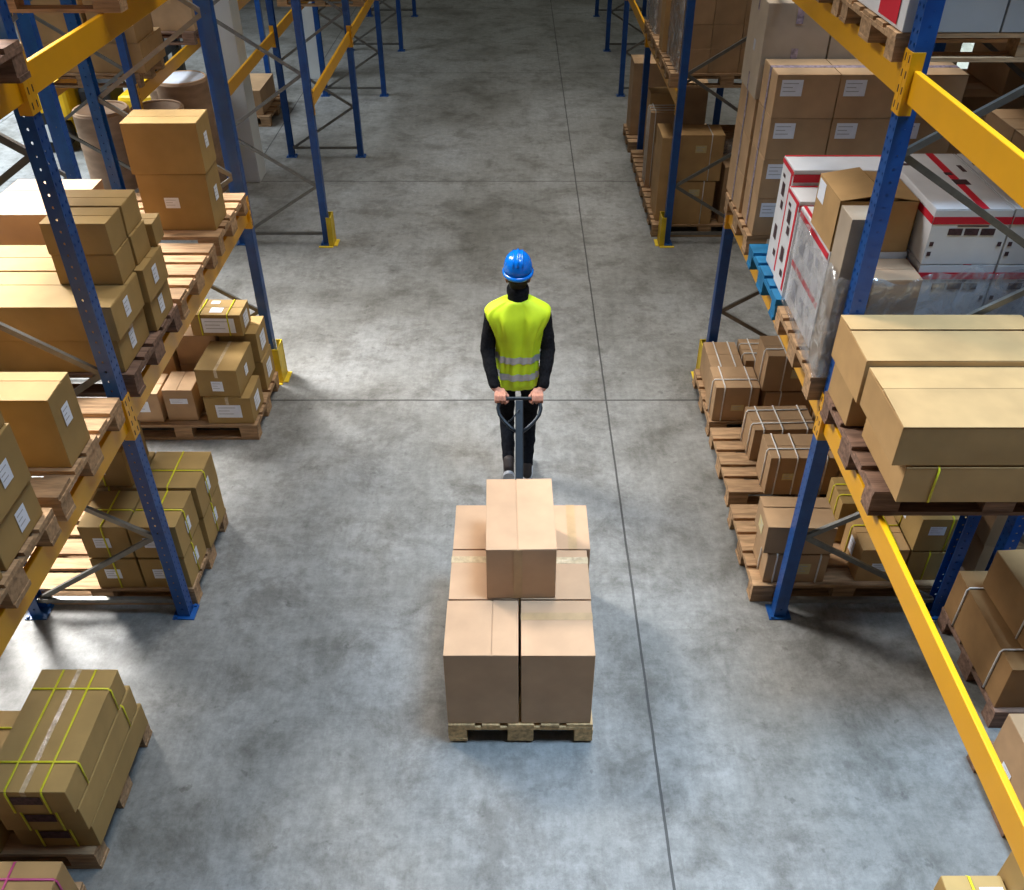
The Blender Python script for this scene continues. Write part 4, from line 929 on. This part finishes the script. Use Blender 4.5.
# ------------------------------------------------------------------ behind the left row past the passage
pallet('pallet with pale cartons behind the left row beside the drums', -5.15, 9.98, LZ, 'x')
pallet('farther pallet with a pinkish carton behind the left row', -5.08, 11.75, LZ, 'x', mat='darkwood')
g = 'pale cartons behind the left row'
carton('pale carton, lower right one behind the left row', (-4.50, -3.88), (10.0, 10.7), (PZ, 2.06), 'tan', group=g)
carton('pale carton, lower left one behind the left row', (-5.14, -4.52), (10.0, 10.7), (PZ, 2.06), 'tan', group=g)
carton('pale carton, upper right one behind the left row', (-4.36, -3.90), (10.0, 10.55), (2.062, 2.50), 'tan', group=g)
carton('pale carton, upper left one behind the left row', (-5.10, -4.40), (10.0, 10.6), (2.062, 2.50), 'tan', group=g)
carton('pinkish carton standing farther behind the left row', (-4.36, -3.87), (11.80, 12.2), (PZ, 2.14), 'brown', seam='y', tape='tape')
carton('grey brown carton left of the pinkish one behind the left row', (-4.8, -4.4), (11.80, 12.3), (PZ, 2.2), 'brown', seam='y')

def drum(label, x, y, z, r, h, open_top=True):
    bm = bmesh.new(); prof = []
    N = 32; rings = [(r * .985, 0), (r, .01), (r, h * .31), (r * 1.012, h * .33), (r, h * .35), (r, h * .64), (r * 1.012, h * .66), (r, h * .68), (r, h - .03), (r * 1.015, h - .025), (r * 1.015, h)]
    if open_top: rings += [(r * .86, h), (r * .85, h - .30), (r * .4, h - .31)]
    else: rings += [(r * .9, h + .004), (r * .25, h + .004), (r * .2, h - .08), (r * .1, h - .08)]
    R = [[(q * math.cos(2 * PI * k / N), q * math.sin(2 * PI * k / N), zz) for k in range(N)] for q, zz in rings]
    loft(bm, R)
    o = obj('paper_roll' if not open_top else 'cardboard_drum', bm, 'drum', None, (x, y, z)); tag(o, label, 'drum' if open_top else 'paper roll', 'drums and rolls behind the left row')
    bm = bmesh.new(); tube(bm, [(r * .94 * math.cos(2 * PI * k / 32), r * .94 * math.sin(2 * PI * k / 32), h + .006) for k in range(32)], r * .05, 6, closed=True)
    obj('rim', bm, 'kraft', o)
    return o
drum('open brown cardboard drum farthest left beside the yellow truck', -4.80, 10.75, 0, .31, 1.16)
drum('open cardboard drum with pale rim behind the square cartons', -4.05, 10.5, 0, .29, 1.25)
o = drum('brown paper roll with white top behind the open drums', -3.98, 11.28, .0, .30, 1.36, False)
bm = bmesh.new(); loft(bm, [[(q * math.cos(2 * PI * k / 32), q * math.sin(2 * PI * k / 32), zz) for k in range(32)] for q, zz in ((.27, 1.365), (.27, 1.372), (.08, 1.374))]); obj('top_sheet', bm, 'paper', o)
drum('paper roll with white label standing behind the others', -4.35, 12.0, 0, .30, 1.1)
pallet('small floor pallet standing right of the nearer white column', -4.45, 13.72, 0, 'x', L=.8, W=1.2)
carton('wrapped brown bale on the small pallet right of the white column', (-4.4, -3.75), (13.8, 14.7), (P0, .5), 'brown')

# yellow truck glimpsed behind the drums
def truck():
    o = empty('forklift', (-5.85, 13.12, 0), -PI / 2); tag(o, 'yellow forklift truck half hidden behind the left racks', 'forklift')
    def wheel(x, y, r, w):
        bm = bmesh.new(); tube(bm, [(x - w / 2, y, r), (x + w / 2, y, r)], r, 28); t = obj('wheel', bm, 'black', o)
        bm = bmesh.new(); tube(bm, [(x - w / 2 - .01, y, r), (x + w / 2 + .01, y, r)], r * .45, 20); obj('wheel_hub', bm, 'column', t)
    for x in (-.42, .42): wheel(x, -.55, .27, .18); wheel(x, .75, .27, .18)
    bm = bmesh.new(); abox(bm, (-.48, -.85, .42), (.48, -.2, .95)); abox(bm, (-.33, -.85, .2), (.33, 1.0, .5)); abox(bm, (-.48, .45, .42), (.48, 1.05, .75)); obj('chassis', bm, 'truck', o, bevel=.06)
    bm = bmesh.new(); abox(bm, (-.26, -.15, .50), (.26, .3, .80)); abox(bm, (-.26, -.22, .80), (.26, -.1, 1.25)); obj('seat', bm, 'black', o, bevel=.05)
    bm = bmesh.new()
    for x in (-.42, .42):
        for y in (-.75, .75): tube(bm, [(x, y, .7), (x * .95, y * .85, 2.05)], .025, 8)
        tube(bm, [(x * .95, -.64, 2.05), (x * .95, .64, 2.05)], .025, 8)
    for k in range(6): tube(bm, [(-.4, -.6 + .24 * k, 2.06), (.4, -.6 + .24 * k, 2.06)], .016, 8)
    obj('overhead_guard', bm, 'black', o)
    bm = bmesh.new()
    for x in (-.3, .3): abox(bm, (x - .05, 1.08, .05), (x + .05, 1.2, 2.2))
    for z in (.3, 1.2, 2.1): abox(bm, (-.25, 1.1, z), (.25, 1.17, z + .1))
    obj('mast', bm, 'darksteel', o)
    for x in (-.22, .22):
        bm = bmesh.new(); abox(bm, (x - .05, 1.22, .06), (x + .05, 2.0, .1)); abox(bm, (x - .05, 1.22, .06), (x + .05, 1.26, .6)); obj('fork', bm, 'darksteel', o)
    bm = bmesh.new(); tube(bm, [(0, .45, .75), (0, .30, 1.05)], .02, 8); tube(bm, [(.16 * math.cos(a * PI / 10), .29 + .05 * math.sin(a * PI / 10), 1.06 + .15 * math.sin(a * PI / 10)) for a in range(20)], .015, 6, closed=True); obj('steering_column', bm, 'black', o)
truck()

# ------------------------------------------------------------------ light
def area(name, loc, rot, sx, sy, power, col, spread=180):
    l = bpy.data.lights.new(name, 'AREA'); l.shape = 'RECTANGLE'; l.size = sx; l.size_y = sy; l.energy = power; l.color = col; l.spread = math.radians(spread)
    o = bpy.data.objects.new(name, l); C.objects.link(o); o.location = loc; o.rotation_euler = rot; return o
def aim(o, tgt):
    d = Vector(tgt) - o.location; o.rotation_euler = d.to_track_quat('-Z', 'Y').to_euler()
a = area('skylight_left', (-6.2, 8.8, 7.4), (0, 0, 0), 2.0, 5, 1200, (1.0, .98, .95), 70); aim(a, (-3.7, 4.8, 1.8))
a = area('skylight_aisle', (1.5, 9.5, 11.0), (0, 0, 0), 2.6, 12, 455, (1.0, .96, .89), 74); aim(a, (1.1, 8.0, 0))
a = area('skylight_right', (3.4, 2.4, 12.0), (0, 0, 0), 2.6, 3, 400, (.50, .73, 1.0), 54); aim(a, (2.4, 2.2, 0))
a = area('fill_far', (0.5, 20.0, 14.0), (0, 0, 0), 2.0, 6, 150, (.95, 1.0, .88), 90)  # fill lamp added over the far aisle, not an actual skylight
a = area('daylight_left', (-9.0, 12.5, 6), (0, 0, 0), 5, 7, 1900, (.82, .92, 1.0), 120)
a = area('daylight_right', (10.5, 16.5, 6), (0, 0, 0), 5, 6, 2200, (.85, 1.0, .97), 120)

w = bpy.data.worlds.new('hall'); S.world = w; w.use_nodes = True
w.node_tree.nodes['Background'].inputs[0].default_value = (1.0, .95, .88, 1); w.node_tree.nodes['Background'].inputs[1].default_value = .095

# ------------------------------------------------------------------ camera
cd = bpy.data.cameras.new('camera'); cam = bpy.data.objects.new('camera', cd); C.objects.link(cam)
cd.sensor_width = 36; cd.lens = 36 * 914 / 1024; cd.shift_x = -4 / 1024; cd.shift_y = 0
cam.location = (0, 0, 4.45); cam.rotation_euler = (PI / 2 - math.atan2(693, 914), 0, 0)
S.camera = cam
S.view_settings.view_transform = 'Standard'; S.view_settings.look = 'None'; S.view_settings.gamma = 1; S.view_settings.use_curve_mapping = False
S.view_settings.exposure = -0.68
